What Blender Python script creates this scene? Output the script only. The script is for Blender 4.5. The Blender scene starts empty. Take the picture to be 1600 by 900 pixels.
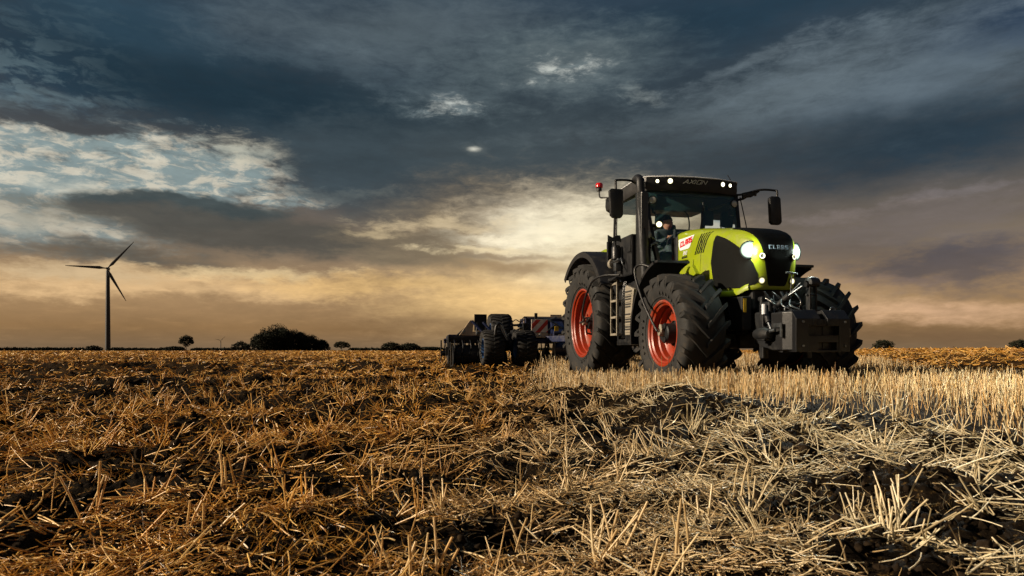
import bpy, bmesh, math, random
import numpy as np
from mathutils import Vector, Matrix, Euler
random.seed(7); RNG = np.random.default_rng(11)
SC = bpy.context.scene
COL = SC.collection

# ------------------------------------------------------------------ camera
F_PX, CAM_H, HOR_Y = 994.0, 0.545, 547.0
cam_d = bpy.data.cameras.new('camera'); cam = bpy.data.objects.new('camera', cam_d); COL.objects.link(cam)
cam.location = (0, 0, CAM_H); cam.rotation_euler = (math.radians(90), 0, 0)
cam_d.lens = F_PX / 1600 * 36; cam_d.sensor_width = 36; cam_d.shift_y = (HOR_Y - 450) / 1600
cam_d.clip_start = 0.05; cam_d.clip_end = 20000
cam_d.dof.use_dof = True; cam_d.dof.focus_distance = 7.5; cam_d.dof.aperture_fstop = 9
SC.camera = cam
SC.view_settings.view_transform = 'Standard'; SC.view_settings.look = 'None'
SC.view_settings.exposure = 0.35; SC.view_settings.gamma = 1
SC.view_settings.use_curve_mapping = False
SC.cycles.use_denoising = True
SC.cycles.max_bounces = 8; SC.cycles.transparent_max_bounces = 16
SC.cycles.sample_clamp_indirect = 4.0

SUN_EL, SUN_AZ = 22.0, -101.0       # degrees; azimuth measured from the view direction (+Y) towards +X
SUN_DIR = Vector((math.sin(math.radians(SUN_AZ)) * math.cos(math.radians(SUN_EL)),
                  math.cos(math.radians(SUN_AZ)) * math.cos(math.radians(SUN_EL)),
                  math.sin(math.radians(SUN_EL))))
sd = bpy.data.lights.new('sun', 'SUN'); so = bpy.data.objects.new('sun', sd); COL.objects.link(so)
sd.energy = 5.0; sd.angle = math.radians(0.6); sd.color = (1.0, 0.82, 0.60)
so.location = (-20, -8, 15); so.rotation_euler = SUN_DIR.to_track_quat('Z', 'Y').to_euler()

def srgb(r, g, b):
    def f(c):
        c /= 255.0
        return c / 12.92 if c <= 0.04045 else ((c + 0.055) / 1.055) ** 2.4
    return (f(r), f(g), f(b), 1.0)

# ------------------------------------------------------------------ node helper
class NT:
    def __init__(s, tree): s.t = tree; s.n = tree.nodes; s.l = tree.links
    def new(s, typ, **kw):
        n = s.n.new(typ)
        for k, v in kw.items(): setattr(n, k, v)
        return n
    def put(s, sock, v):
        if isinstance(v, bpy.types.NodeSocket): s.l.new(v, sock)
        elif v is not None: sock.default_value = v
    def math(s, op, a, b=None, c=None, clamp=False):
        n = s.new('ShaderNodeMath', operation=op); n.use_clamp = clamp
        s.put(n.inputs[0], a)
        if b is not None: s.put(n.inputs[1], b)
        if c is not None: s.put(n.inputs[2], c)
        return n.outputs[0]
    def vmath(s, op, a, b=None, scale=None):
        n = s.new('ShaderNodeVectorMath', operation=op); s.put(n.inputs[0], a)
        if b is not None: s.put(n.inputs[1], b)
        if scale is not None: s.put(n.inputs['Scale'], scale)
        return n.outputs['Value'] if op in ('LENGTH', 'DOT_PRODUCT', 'DISTANCE') else n.outputs[0]
    def noise(s, vec, scale, detail=6, rough=0.55, lac=2.0, dist=0.0, color=False):
        n = s.new('ShaderNodeTexNoise'); s.put(n.inputs['Vector'], vec)
        n.inputs['Scale'].default_value = scale; n.inputs['Detail'].default_value = detail
        n.inputs['Roughness'].default_value = rough; n.inputs['Lacunarity'].default_value = lac
        n.inputs['Distortion'].default_value = dist
        return n.outputs['Color'] if color else n.outputs[0]
    def mix(s, f, a, b, blend='MIX'):
        n = s.new('ShaderNodeMix', data_type='RGBA', blend_type=blend); n.clamp_factor = True
        s.put(n.inputs[0], f); s.put(n.inputs[6], a); s.put(n.inputs[7], b)
        return n.outputs[2]
    def ramp(s, f, stops, interp='LINEAR'):
        n = s.new('ShaderNodeValToRGB'); cr = n.color_ramp; cr.interpolation = interp
        while len(cr.elements) < len(stops): cr.elements.new(0.5)
        for e, (p, c) in zip(cr.elements, stops):
            e.position = p; e.color = c if len(c) == 4 else (*c, 1)
        s.put(n.inputs[0], f)
        return n.outputs[0]
    def maprange(s, v, a, b, c, d, smooth=True):
        n = s.new('ShaderNodeMapRange', interpolation_type='SMOOTHSTEP' if smooth else 'LINEAR')
        s.put(n.inputs[0], v)
        for i, x in enumerate((a, b, c, d)): n.inputs[i + 1].default_value = x
        return n.outputs[0]
    def comb(s, x, y, z=0.0):
        n = s.new('ShaderNodeCombineXYZ')
        for i, v in enumerate((x, y, z)): s.put(n.inputs[i], v)
        return n.outputs[0]

# ------------------------------------------------------------------ sky
world = bpy.data.worlds.new('World'); SC.world = world; world.use_nodes = True
T = NT(world.node_tree); T.n.clear()
tc = T.new('ShaderNodeTexCoord'); sep = T.new('ShaderNodeSeparateXYZ'); T.l.new(tc.outputs['Generated'], sep.inputs[0])
dx, dy, dz = sep.outputs
az = T.math('MULTIPLY', T.math('ARCTAN2', dx, dy), 57.2958)
el = T.math('MULTIPLY', T.math('ARCSINE', dz), 57.2958)
elp = T.math('MAXIMUM', dz, 0.0)
den = T.math('ADD', elp, 0.13)
Q = T.comb(T.math('DIVIDE', dx, den), T.math('DIVIDE', dy, den), 0.0)        # a flat cloud layer overhead
nf = T.noise(T.vmath('ADD', Q, (7.3, 2.1, 0)), 3.4, 6, 0.6, 2.0, 0.15)
Pdeg = T.comb(az, el, 0.0)
# streaks: noise stretched along azimuth
ns = T.noise(T.vmath('MULTIPLY', Pdeg, (0.035, 0.22, 1)), 1.0, 6, 0.55, 2.2, 0.4)
nr = T.noise(T.vmath('MULTIPLY', Pdeg, (0.10, 0.25, 1)), 1.0, 8, 0.62, 2.1, 0.3)
nr2 = T.noise(T.vmath('ADD', T.vmath('MULTIPLY', Pdeg, (0.42, 1.25, 1)), (3.1, 8.2, 4.0)), 1.0, 7, 0.66, 2.2, 0.35)
nr = T.math('ADD', T.math('MULTIPLY', nr, 0.66), T.math('MULTIPLY', nr2, 0.66))
nr = T.math('SUBTRACT', nr, 0.16)
wv = T.vmath('SUBTRACT', T.noise(T.vmath('MULTIPLY', Pdeg, (0.07, 0.15, 1)), 1.0, 6, 0.6, 2.0, 0.0, color=True), (0.5, 0.5, 0.5))
PW = T.vmath('ADD', Pdeg, T.vmath('MULTIPLY', wv, (12.0, 5.0, 0)))
wv2 = T.vmath('SUBTRACT', T.noise(T.vmath('MULTIPLY', Pdeg, (0.3, 0.7, 1)), 1.0, 4, 0.6, 2.0, 0.0, color=True), (0.5, 0.5, 0.5))
PW = T.vmath('ADD', PW, T.vmath('MULTIPLY', wv2, (4.0, 1.6, 0)))
base = T.ramp(T.math('DIVIDE', T.math('MAXIMUM', el, 0.0), 60.0), [
    (0.0, srgb(120, 98, 74)), (0.03, srgb(136, 104, 68)), (0.09, srgb(176, 142, 102)), (0.14, srgb(124, 108, 90)),
    (0.22, srgb(80, 78, 76)), (0.33, srgb(52, 62, 68)), (0.48, srgb(44, 60, 74)), (0.7, srgb(40, 56, 76)), (1.0, srgb(46, 60, 80))])
def sky_pos(x, y):
    a = math.atan((x - 800) / F_PX)
    return math.degrees(a), math.degrees(math.atan((HOR_Y - y) * math.cos(a) / F_PX))
col = base
def splat(x, y, rx, ry, c, alpha=0.8, soft=0.8, k=1.0, rot=0.0, n=None, warp=True):
    global col
    a, e = sky_pos(x, y); ca = math.cos(math.radians(a))
    sx = math.degrees(rx / F_PX) * ca * ca; sy = math.degrees(ry / F_PX) * ca
    mp = T.new('ShaderNodeMapping', vector_type='TEXTURE')
    T.put(mp.inputs['Vector'], PW if warp else Pdeg)
    mp.inputs['Location'].default_value = (a, e, 0)
    mp.inputs['Rotation'].default_value = (0, 0, math.radians(rot))
    mp.inputs['Scale'].default_value = (sx, sy, 1)
    d = T.vmath('LENGTH', mp.outputs[0])
    nn = n if n is not None else nr
    v = T.math('ADD', T.math('MULTIPLY', T.math('SUBTRACT', 1.0, d), 1.0 / soft), T.math('MULTIPLY', T.math('SUBTRACT', nn, 0.5), 2.0 * k))
    w = T.maprange(v, -0.15, 1.0, 0.0, alpha)
    col = T.mix(w, col, c if isinstance(c, bpy.types.NodeSocket) else srgb(*c))
nm = T.noise(T.vmath('MULTIPLY', Pdeg, (0.42, 1.15, 1)), 1.0, 7, 0.62, 2.1, 0.5)
mf = T.maprange(nm, 0.44, 0.60, 0.0, 1.0)
M_GAP = T.mix(mf, srgb(134, 150, 150), srgb(204, 198, 180)); M_WHITE = T.mix(mf, srgb(118, 130, 132), srgb(210, 214, 206)); M_BLUE = T.mix(mf, srgb(38, 60, 78), srgb(108, 130, 138))
# big masses, back to front (photo position of each cloud -> its bearing and height in the sky)
splat(1450, 110, 420, 110, (98, 112, 122), .8, 1.0, .6, 8)
splat(1150, 16, 420, 56, (30, 52, 66), .8, 1.0, .5, 4)
splat(1560, 20, 260, 60, (34, 54, 78), .8, 1.0, .5)
splat(1220, 140, 380, 60, (100, 112, 118), .7, 1.1, .8, 10, warp=False)
splat(1400, 225, 480, 70, (28, 46, 58), .9, .9, .5, -2)
splat(1100, 250, 300, 60, (58, 66, 70), .7, 1.0, .6)
splat(1500, 330, 260, 50, (108, 98, 94), .55, 1.0, 1.0)
splat(1330, 380, 300, 60, (100, 90, 86), .6, 1.0, .8)
splat(1480, 415, 300, 40, (74, 70, 78), .8, .8, .8)
splat(1430, 480, 260, 24, (214, 172, 134), .85, 1.0, .6)
splat(1480, 520, 260, 24, (112, 84, 58), .6, 1.0, .3)
splat(1180, 470, 200, 60, (190, 158, 120), .5, 1.0, .5)
# left half, top
splat(180, 40, 330, 90, (44, 70, 86), .8, 1.0, .5)
splat(70, 95, 230, 85, M_BLUE, .8, 1.2, .7)
splat(640, 46, 350, 74, (86, 98, 104), .8, 1.0, .6)
splat(430, 160, 560, 80, (26, 46, 57), .95, .8, .5, -4)
splat(860, 110, 260, 60, (96, 110, 114), .75, 1.0, .7, 6)
splat(760, 250, 400, 110, (64, 74, 78), .9, .9, .5)
splat(720, 330, 230, 60, (74, 74, 72), .7, .9, .6)
# bright gap on the left
splat(70, 300, 300, 118, M_GAP, .92, .6, 1.1)
splat(270, 270, 200, 74, M_GAP, .88, .7, 1.3)
splat(60, 300, 150, 62, M_GAP, .85, .9, .9)
splat(110, 214, 210, 30, M_GAP, .8, .7, 1.8)
splat(380, 262, 90, 40, M_GAP, .8, .7, 1.8)
splat(370, 232, 110, 26, (196, 190, 168), .6, 1.2, 1.6)
splat(400, 300, 130, 26, M_GAP, .75, 1.1, 1.5)
splat(150, 300, 120, 22, (190, 190, 176), .7, .9, 1.3)
splat(60, 350, 130, 24, (184, 176, 156), .75, .9, 1.2)
splat(200, 345, 150, 20, (186, 176, 150), .6, .9, 1.2)
splat(290, 334, 180, 34, (62, 70, 70), .97, .35, .8, 0)
splat(450, 378, 430, 34, (82, 78, 70), .9, .5, .8, -3)
splat(160, 400, 260, 22, (84, 80, 72), .8, .8, .6)
splat(560, 260, 150, 90, (56, 68, 74), .85, .8, .6)
splat(250, 442, 440, 26, (222, 184, 134), .88, .8, 1.0)
splat(400, 428, 200, 10, (226, 200, 152), .7, 1.0, 1.2)
splat(90, 424, 200, 14, (206, 180, 140), .7, 1.0, .9)
splat(650, 450, 300, 20, (226, 184, 118), .8, 1.0, .8)
# sun glow
splat(860, 420, 330, 150, (214, 182, 132), .85, 1.1, .4, 0, warp=False)
splat(830, 340, 190, 56, (196, 184, 160), .7, .9, .9, 12)
splat(880, 360, 170, 56, (255, 244, 214), .95, 1.0, .6, 10)
splat(790, 372, 130, 14, (250, 236, 204), .85, .9, 1.0)
splat(950, 410, 200, 130, (255, 240, 200), .8, 1.3, .2, 0, warp=False)
splat(1250, 470, 160, 60, (200, 164, 122), .5, 1.2, .4)
splat(800, 405, 140, 9, (140, 116, 90), .6, .8, .8)
splat(800, 425, 170, 16, (150, 122, 88), .75, .9, .8)
splat(820, 474, 260, 42, (252, 208, 138), .82, 1.1, .3, 0, warp=False)
splat(640, 380, 150, 26, (110, 98, 80), .7, .8, .8)
splat(640, 408, 150, 22, (116, 102, 82), .7, .8, .8)
splat(680, 505, 120, 20, (138, 108, 74), .6, .9, .6)
splat(570, 368, 60, 9, (206, 184, 144), .6, 1.0, 1.4)
splat(700, 350, 150, 14, (214, 192, 152), .6, .9, 1.6)
splat(760, 392, 130, 8, (244, 222, 176), .6, 1.0, 1.6)
splat(1300, 440, 180, 10, (150, 124, 108), .5, 1.0, 1.5)
splat(1330, 330, 160, 16, (126, 114, 108), .5, 1.0, 1.6)
splat(1500, 300, 120, 12, (120, 112, 112), .45, 1.0, 1.6)
# small breaks high up
splat(700, 148, 100, 30, (92, 104, 108), .7, 1.2, 1.0)
splat(700, 154, 60, 13, M_WHITE, .9, 1.3, 1.8)
splat(870, 118, 120, 40, (100, 110, 112), .75, 1.3, 1.2, 10)
splat(865, 116, 70, 16, M_WHITE, .8, 1.4, 1.8, 8)
splat(1000, 151, 50, 9, (132, 140, 138), .6, 1.4, 1.4, -8)
splat(740, 233, 24, 10, (120, 126, 122), .7, 1.6, .6, warp=False)
splat(740, 233, 13, 5, (226, 224, 208), .9, 1.2, .4, warp=False)

splat(520, 300, 120, 12, (92, 98, 96), .5, 1.0, 1.8)
splat(1180, 95, 160, 14, (112, 124, 130), .3, 1.1, 1.6, 12)
splat(1400, 70, 220, 18, (100, 114, 124), .3, 1.1, 1.6, 10)
splat(950, 200, 260, 16, (80, 90, 94), .5, 1.1, 1.5, 4)
splat(560, 110, 260, 20, (70, 84, 92), .5, 1.1, 1.6, -3)
splat(60, 140, 120, 14, (96, 116, 124), .5, 1.0, 1.8)

gain = T.math('ADD', 0.38, T.math('ADD', T.math('MULTIPLY', nr, 0.56), T.math('MULTIPLY', ns, 0.70)))
col = T.mix(1.0, col, T.comb(gain, gain, gain), 'MULTIPLY')
col = T.mix(T.maprange(nf, 0.5, 0.75, 0.0, 0.22), col, T.mix(1.0, col, (1.7, 1.7, 1.65, 1), 'MULTIPLY'))
below = T.maprange(el, -1.5, -0.2, 1.0, 0.0)
col = T.mix(below, col, (0.05, 0.035, 0.02, 1))
bgc = T.new('ShaderNodeBackground'); T.put(bgc.inputs[0], col); bgc.inputs[1].default_value = 0.80
sky = T.new('ShaderNodeTexSky', sky_type='NISHITA'); sky.sun_disc = False
sky.sun_elevation = math.radians(SUN_EL); sky.sun_rotation = math.radians(SUN_AZ)
bgn = T.new('ShaderNodeBackground'); T.put(bgn.inputs[0], sky.outputs[0]); bgn.inputs[1].default_value = 0.05
ms = T.new('ShaderNodeMixShader'); ms.inputs[0].default_value = 0.955      # heavy cloud cover over the clear sky
T.l.new(bgn.outputs[0], ms.inputs[1]); T.l.new(bgc.outputs[0], ms.inputs[2])
wo = T.new('ShaderNodeOutputWorld'); T.l.new(ms.outputs[0], wo.inputs[0])
world.cycles.sampling_method = 'MANUAL'; world.cycles.sample_map_resolution = 512

# ------------------------------------------------------------------ materials
def material(name, color, rough=0.6, metal=0.0, bump=0.0, bscale=40.0, vary=0.0, vscale=6.0, coat=0.0, spec=0.5, dirt=None, dirt_amt=0.0, dirt_scale=3.0):
    m = bpy.data.materials.new(name); m.use_nodes = True; t = NT(m.node_tree)
    b = t.n['Principled BSDF']; o = t.new('ShaderNodeTexCoord').outputs['Object']
    c = color if len(color) == 4 else (*color, 1)
    src = c
    if vary > 0:
        n = t.noise(o, vscale, 5, 0.6)
        src = t.mix(t.maprange(n, 0.3, 0.7, 0, 1), tuple(x * (1 - vary) for x in c[:3]) + (1,), tuple(min(1, x * (1 + vary)) for x in c[:3]) + (1,))
    if dirt is not None:
        n = t.noise(o, dirt_scale, 8, 0.7)
        src = t.mix(t.maprange(n, 0.48, 0.72, 0, dirt_amt), src, (*dirt, 1))
        r = t.maprange(n, 0.45, 0.72, rough, min(1, rough + 0.35)); t.put(b.inputs['Roughness'], r)
    else: b.inputs['Roughness'].default_value = rough
    t.put(b.inputs['Base Color'], src); b.inputs['Metallic'].default_value = metal
    b.inputs['Coat Weight'].default_value = coat; b.inputs['Coat Roughness'].default_value = 0.08
    b.inputs['Specular IOR Level'].default_value = spec
    if bump > 0:
        bn = t.new('ShaderNodeBump'); bn.inputs['Strength'].default_value = bump; bn.inputs['Distance'].default_value = 0.01
        t.put(bn.inputs['Height'], t.noise(o, bscale, 5, 0.6)); t.l.new(bn.outputs[0], b.inputs['Normal'])
    return m
def emitter(name, color, strength, base=(0.8, 0.8, 0.8)):
    m = bpy.data.materials.new(name); m.use_nodes = True; b = m.node_tree.nodes['Principled BSDF']
    b.inputs['Base Color'].default_value = (*base, 1); b.inputs['Emission Color'].default_value = (*color, 1)
    b.inputs['Emission Strength'].default_value = strength; b.inputs['Roughness'].default_value = 0.2
    return m
MAT = {}
DUST = (0.20, 0.15, 0.095)
MAT['green'] = material('lime_paint', (0.26, 0.33, 0.007), 0.32, coat=0.5, vary=0.06, dirt=(0.20, 0.19, 0.06), dirt_amt=0.55, dirt_scale=5)
MAT['black'] = material('black_plastic', (0.008, 0.008, 0.009), 0.45, bump=0.08, bscale=220, dirt=(0.022, 0.02, 0.017), dirt_amt=0.5, dirt_scale=5)
MAT['blackgloss'] = material('black_gloss', (0.010, 0.011, 0.012), 0.22, coat=0.4)
MAT['mesh'] = material('black_mesh', (0.0045, 0.005, 0.0045), 0.5, bump=0.5, bscale=320, spec=0.10, dirt=(0.009, 0.0085, 0.007), dirt_amt=.6, dirt_scale=3)
MAT['red'] = material('rim_red', (0.27, 0.024, 0.004), 0.38, coat=0.25, dirt=(0.16, 0.07, 0.04), dirt_amt=0.8, dirt_scale=5)
MAT['tyre'] = material('tyre_rubber', (0.017, 0.017, 0.017), 0.7, bump=0.25, bscale=60, dirt=(0.075, 0.062, 0.048), dirt_amt=0.6, dirt_scale=6, spec=0.35)
MAT['dark'] = material('dark_steel', (0.010, 0.011, 0.013), 0.5, 0.3, vary=0.3, vscale=9, dirt=(0.03, 0.026, 0.02), dirt_amt=0.6, dirt_scale=7)
MAT['grey'] = material('grey_iron', (0.008, 0.0085, 0.010), 0.36, 0.2, bump=0.15, bscale=90, vary=0.15, dirt=(0.022, 0.019, 0.016), dirt_amt=0.5, dirt_scale=5)
MAT['steel'] = material('bright_steel', (0.16, 0.175, 0.19), 0.35, 0.9, vary=0.25, vscale=20)
MAT['rack'] = material('step_alloy', (0.34, 0.31, 0.25), 0.5, 0.4, dirt=DUST, dirt_amt=0.7, dirt_scale=9)
MAT['rooftop'] = material('roof_grey', (0.50, 0.51, 0.53), 0.4, vary=0.08, dirt=(0.3, 0.29, 0.27), dirt_amt=0.5)
MAT['white'] = material('white_plate', (0.70, 0.73, 0.78), 0.4, coat=0.2)
MAT['redprint'] = material('red_lettering', (0.60, 0.01, 0.02), 0.4)
MAT['blueprint'] = material('pale_blue_lettering', (0.50, 0.74, 0.95), 0.35)
MAT['greyprint'] = material('grey_lettering', (0.60, 0.60, 0.56), 0.4)
MAT['yellow'] = material('yellow_sticker', (0.72, 0.45, 0.02), 0.5)
MAT['blue'] = material('blue_paint', (0.006, 0.012, 0.05), 0.4, coat=0.2, dirt=(.05,.04,.03), dirt_amt=0.5, dirt_scale=5)
MAT['bluerim'] = material('sky_blue_rim', (0.02, 0.07, 0.18), 0.4, dirt=(.05, .045, .04), dirt_amt=.6)
MAT['tan'] = material('dusty_panel', (0.55, 0.42, 0.28), 0.7, vary=0.2, dirt=(0.18, 0.12, 0.07), dirt_amt=0.6, dirt_scale=6)
MAT['stripe_w'] = material('warning_white', (0.78, 0.70, 0.60), 0.5, vary=0.12)
MAT['stripe_r'] = material('warning_red', (0.60, 0.05, 0.03), 0.5, vary=0.12)
MAT['seat'] = material('seat_fabric', (0.02, 0.028, 0.032), 0.9)
MAT['shirt'] = material('dark_shirt', (0.03, 0.05, 0.06), 0.9, vary=0.2)
MAT['trousers'] = material('dark_trousers', (0.025, 0.03, 0.04), 0.9)
MAT['skin'] = material('skin', (0.40, 0.22, 0.15), 0.55)
MAT['hair'] = material('dark_hair', (0.02, 0.014, 0.01), 0.8)
MAT['redlens'] = material('red_beacon_lens', (0.55, 0.01, 0.01), 0.2, coat=0.6)
MAT['mirror'] = material('mirror_glass', (0.6, 0.6, 0.62), 0.05, 1.0)
MAT['lens_off'] = material('clear_lens_unlit', (0.5, 0.5, 0.48), 0.15, 0.3, bump=0.6, bscale=90)
def radial(name, edge, core, strength, pw=1.3):
    m = bpy.data.materials.new(name); m.use_nodes = True; t = NT(m.node_tree); b = t.n['Principled BSDF']
    a = t.new('ShaderNodeAttribute', attribute_name='glow').outputs['Fac']
    t.put(b.inputs['Emission Color'], t.mix(t.maprange(a, .0, .5, 0, 1), (*edge, 1), (*core, 1)))
    t.put(b.inputs['Emission Strength'], t.math('ADD', t.math('MULTIPLY', t.math('POWER', a, pw), strength), .12)); b.inputs['Roughness'].default_value = .15
    b.inputs['Base Color'].default_value = (.3, .3, .3, 1); b.inputs['Metallic'].default_value = .6
    return m
MAT['lamp_main'] = radial('headlight_glow', (0.25, .75, .35), (0.86, 1.0, 0.92), 45, 2.4)
MAT['lamp_work'] = radial('work_light_glow', (.75, .65, .25), (1.0, 0.97, 0.85), 14)
MAT['lamp_fog'] = radial('fog_lamp_glow', (.7, .6, .15), (1.0, 0.93, 0.62), 3.5)
MAT['lamp_ring'] = emitter('running_light_ring', (1.0, 0.97, 0.62), 1.6)
def glass(name, tint, gloss=0.06, haze=0.0, hazecol=(0.05, 0.12, 0.13)):
    m = bpy.data.materials.new(name); m.use_nodes = True; t = NT(m.node_tree); t.n.clear()
    tr = t.new('ShaderNodeBsdfTransparent'); tr.inputs[0].default_value = (*tint, 1)
    gl = t.new('ShaderNodeBsdfGlossy'); gl.inputs['Roughness'].default_value = 0.03; gl.inputs['Color'].default_value = (1, 1, 1, 1)
    df = t.new('ShaderNodeBsdfDiffuse'); df.inputs[0].default_value = (*hazecol, 1)
    fr = t.new('ShaderNodeFresnel'); fr.inputs[0].default_value = 1.45
    m1 = t.new('ShaderNodeMixShader'); m1.inputs[0].default_value = haze
    t.l.new(tr.outputs[0], m1.inputs[1]); t.l.new(df.outputs[0], m1.inputs[2])
    m2 = t.new('ShaderNodeMixShader'); t.l.new(t.math('ADD', fr.outputs[0], gloss - 0.04, clamp=True), m2.inputs[0])
    t.l.new(m1.outputs[0], m2.inputs[1]); t.l.new(gl.outputs[0], m2.inputs[2])
    o = t.new('ShaderNodeOutputMaterial'); t.l.new(m2.outputs[0], o.inputs[0])
    return m
MAT['glass'] = glass('cab_glass', (0.97, 0.99, 0.98), 0.045, 0.04, (.10, .20, .20))
MAT['windscreen'] = glass('windscreen_glass', (0.97, 0.99, 0.98), 0.045, 0.11, (0.16, 0.42, 0.46))

# ------------------------------------------------------------------ object helpers
def tag(o, label=None, cat=None, group=None, kind=None):
    if label: o['label'] = label
    if cat: o['category'] = cat
    if group: o['group'] = group
    if kind: o['kind'] = kind
    return o
def empty(name, loc=(0, 0, 0), rz=0.0, parent=None):
    o = bpy.data.objects.new(name, None); COL.objects.link(o); o.location = loc; o.rotation_euler = (0, 0, rz)
    o.empty_display_size = 0.2
    if parent: o.parent = parent
    return o
def link_bm(name, bm, mat, parent=None, smooth=None, recalc=True):
    if recalc: bmesh.ops.recalc_face_normals(bm, faces=bm.faces)
    me = bpy.data.meshes.new(name); bm.to_mesh(me); bm.free()
    for m in (mat if isinstance(mat, (list, tuple)) else [mat]): me.materials.append(m)
    if smooth is not None:
        me.polygons.foreach_set('use_smooth', [True] * len(me.polygons))
        if smooth < 180:
            try: me.set_sharp_from_angle(angle=math.radians(smooth))
            except Exception: pass
    o = bpy.data.objects.new(name, me); COL.objects.link(o)
    if parent: o.parent = parent
    return o
def V(a, l, h): return Vector((a, -l, h))          # tractor / implement space: forward, towards the near side, up
class G:
    """collects shapes in (forward, near side, up) space for one mesh object"""
    def __init__(s): s.bm = bmesh.new()
    def quadset(s, pts, faces, mi=0):
        vs = [s.bm.verts.new(p) for p in pts]
        for f in faces:
            try: fa = s.bm.faces.new([vs[i] for i in f]); fa.material_index = mi
            except ValueError: pass
        return vs
    def box(s, a0, a1, l0, l1, h0, h1, bev=0.006, mi=0, M=None):
        pts = [V(a, l, h) for a in (a0, a1) for l in (l0, l1) for h in (h0, h1)]
        if M is not None: pts = [M @ p for p in pts]
        vs = s.quadset(pts, [(0, 1, 3, 2), (4, 6, 7, 5), (0, 4, 5, 1), (2, 3, 7, 6), (0, 2, 6, 4), (1, 5, 7, 3)], mi)
        if bev > 0:
            es = list({e for v in vs for e in v.link_edges})
            bmesh.ops.bevel(s.bm, geom=es, offset=bev, segments=2, affect='EDGES', profile=0.6)
        return s
    def prism(s, poly, l0, l1, bev=0.0, mi=0, axis='l'):
        """poly of (a,h) extruded along l; axis 'a': poly of (l,h) along a; axis 'h': poly of (a,l) along h"""
        def P(p, t):
            if axis == 'l': return V(p[0], t, p[1])
            if axis == 'a': return V(t, p[0], p[1])
            return V(p[0], p[1], t)
        n = len(poly); pts = [P(p, l0) for p in poly] + [P(p, l1) for p in poly]
        fs = [tuple(range(n)), tuple(range(2 * n - 1, n - 1, -1))] + [(i, (i + 1) % n, n + (i + 1) % n, n + i) for i in range(n)]
        vs = s.quadset(pts, fs, mi)
        if bev > 0:
            es = list({e for v in vs for e in v.link_edges})
            bmesh.ops.bevel(s.bm, geom=es, offset=bev, segments=2, affect='EDGES', profile=0.6)
        return s
    def tube(s, pts, r, seg=8, mi=0, cap=True, raw=False, smoothpath=0):
        P = [p if raw else V(*p) for p in pts]
        if smoothpath:
            Q = []
            n = len(P)
            for i in range(n - 1):
                p0, p1, p2, p3 = P[max(i - 1, 0)], P[i], P[i + 1], P[min(i + 2, n - 1)]
                for k in range(smoothpath):
                    t = k / smoothpath
                    Q.append(0.5 * ((2 * p1) + (p2 - p0) * t + (2 * p0 - 5 * p1 + 4 * p2 - p3) * t * t + (3 * p1 - p0 - 3 * p2 + p3) * t ** 3))
            Q.append(P[-1]); P = Q
        rr = r if isinstance(r, (list, tuple)) else [r] * len(P)
        if len(rr) != len(P): rr = [rr[0] + (rr[-1] - rr[0]) * i / (len(P) - 1) for i in range(len(P))]
        rings = []; up = None
        for i, p in enumerate(P):
            t = (P[min(i + 1, len(P) - 1)] - P[max(i - 1, 0)]).normalized()
            if up is None:
                up = Vector((0, 0, 1)) if abs(t.z) < 0.9 else Vector((1, 0, 0))
            x = t.cross(up).normalized(); y = x.cross(t).normalized(); up = y
            rings.append([s.bm.verts.new(p + (x * math.cos(2 * math.pi * k / seg) + y * math.sin(2 * math.pi * k / seg)) * rr[i]) for k in range(seg)])
        for a, b in zip(rings, rings[1:]):
            for k in range(seg):
                s.bm.faces.new((a[k], a[(k + 1) % seg], b[(k + 1) % seg], b[k])).material_index = mi
        if cap:
            s.bm.faces.new(rings[0][::-1]).material_index = mi; s.bm.faces.new(rings[-1]).material_index = mi
        return s
    def lathe(s, prof, c=(0, 0, 0), axis='l', seg=48, mi=0, arc=(0, 2 * math.pi), closed=True):
        """prof of (radius, offset along axis); axis l, a or h, centred on c"""
        cv = V(*c); rings = []
        full = abs(arc[1] - arc[0] - 2 * math.pi) < 1e-6
        n = seg if full else seg + 1
        for k in range(n):
            t = arc[0] + (arc[1] - arc[0]) * k / seg
            ring = []
            for r, o in prof:
                if axis == 'l': p = V(r * math.sin(t), o, r * math.cos(t))
                elif axis == 'a': p = V(o, r * math.sin(t), r * math.cos(t))
                else: p = V(r * math.sin(t), r * math.cos(t), o)
                ring.append(s.bm.verts.new(cv + p))
            rings.append(ring)
        for k in range(seg if full else seg):
            A, B = rings[k], rings[(k + 1) % n]
            for j in range(len(prof) - 1):
                try: s.bm.faces.new((A[j], A[j + 1], B[j + 1], B[j])).material_index = mi
                except ValueError: pass
        bmesh.ops.remove_doubles(s.bm, verts=[v for r_ in rings for v in r_], dist=1e-5)
        return s
    def out(s, name, mat, parent=None, smooth=None): return link_bm(name, s.bm, mat if not isinstance(mat, str) else MAT[mat], parent, smooth)
def copy_tree(o, parent=None):
    c = o.copy(); COL.objects.link(c)
    if parent is not None: c.parent = parent
    for ch in [x for x in bpy.data.objects if x.parent == o]: copy_tree(ch, c)
    return c
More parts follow.
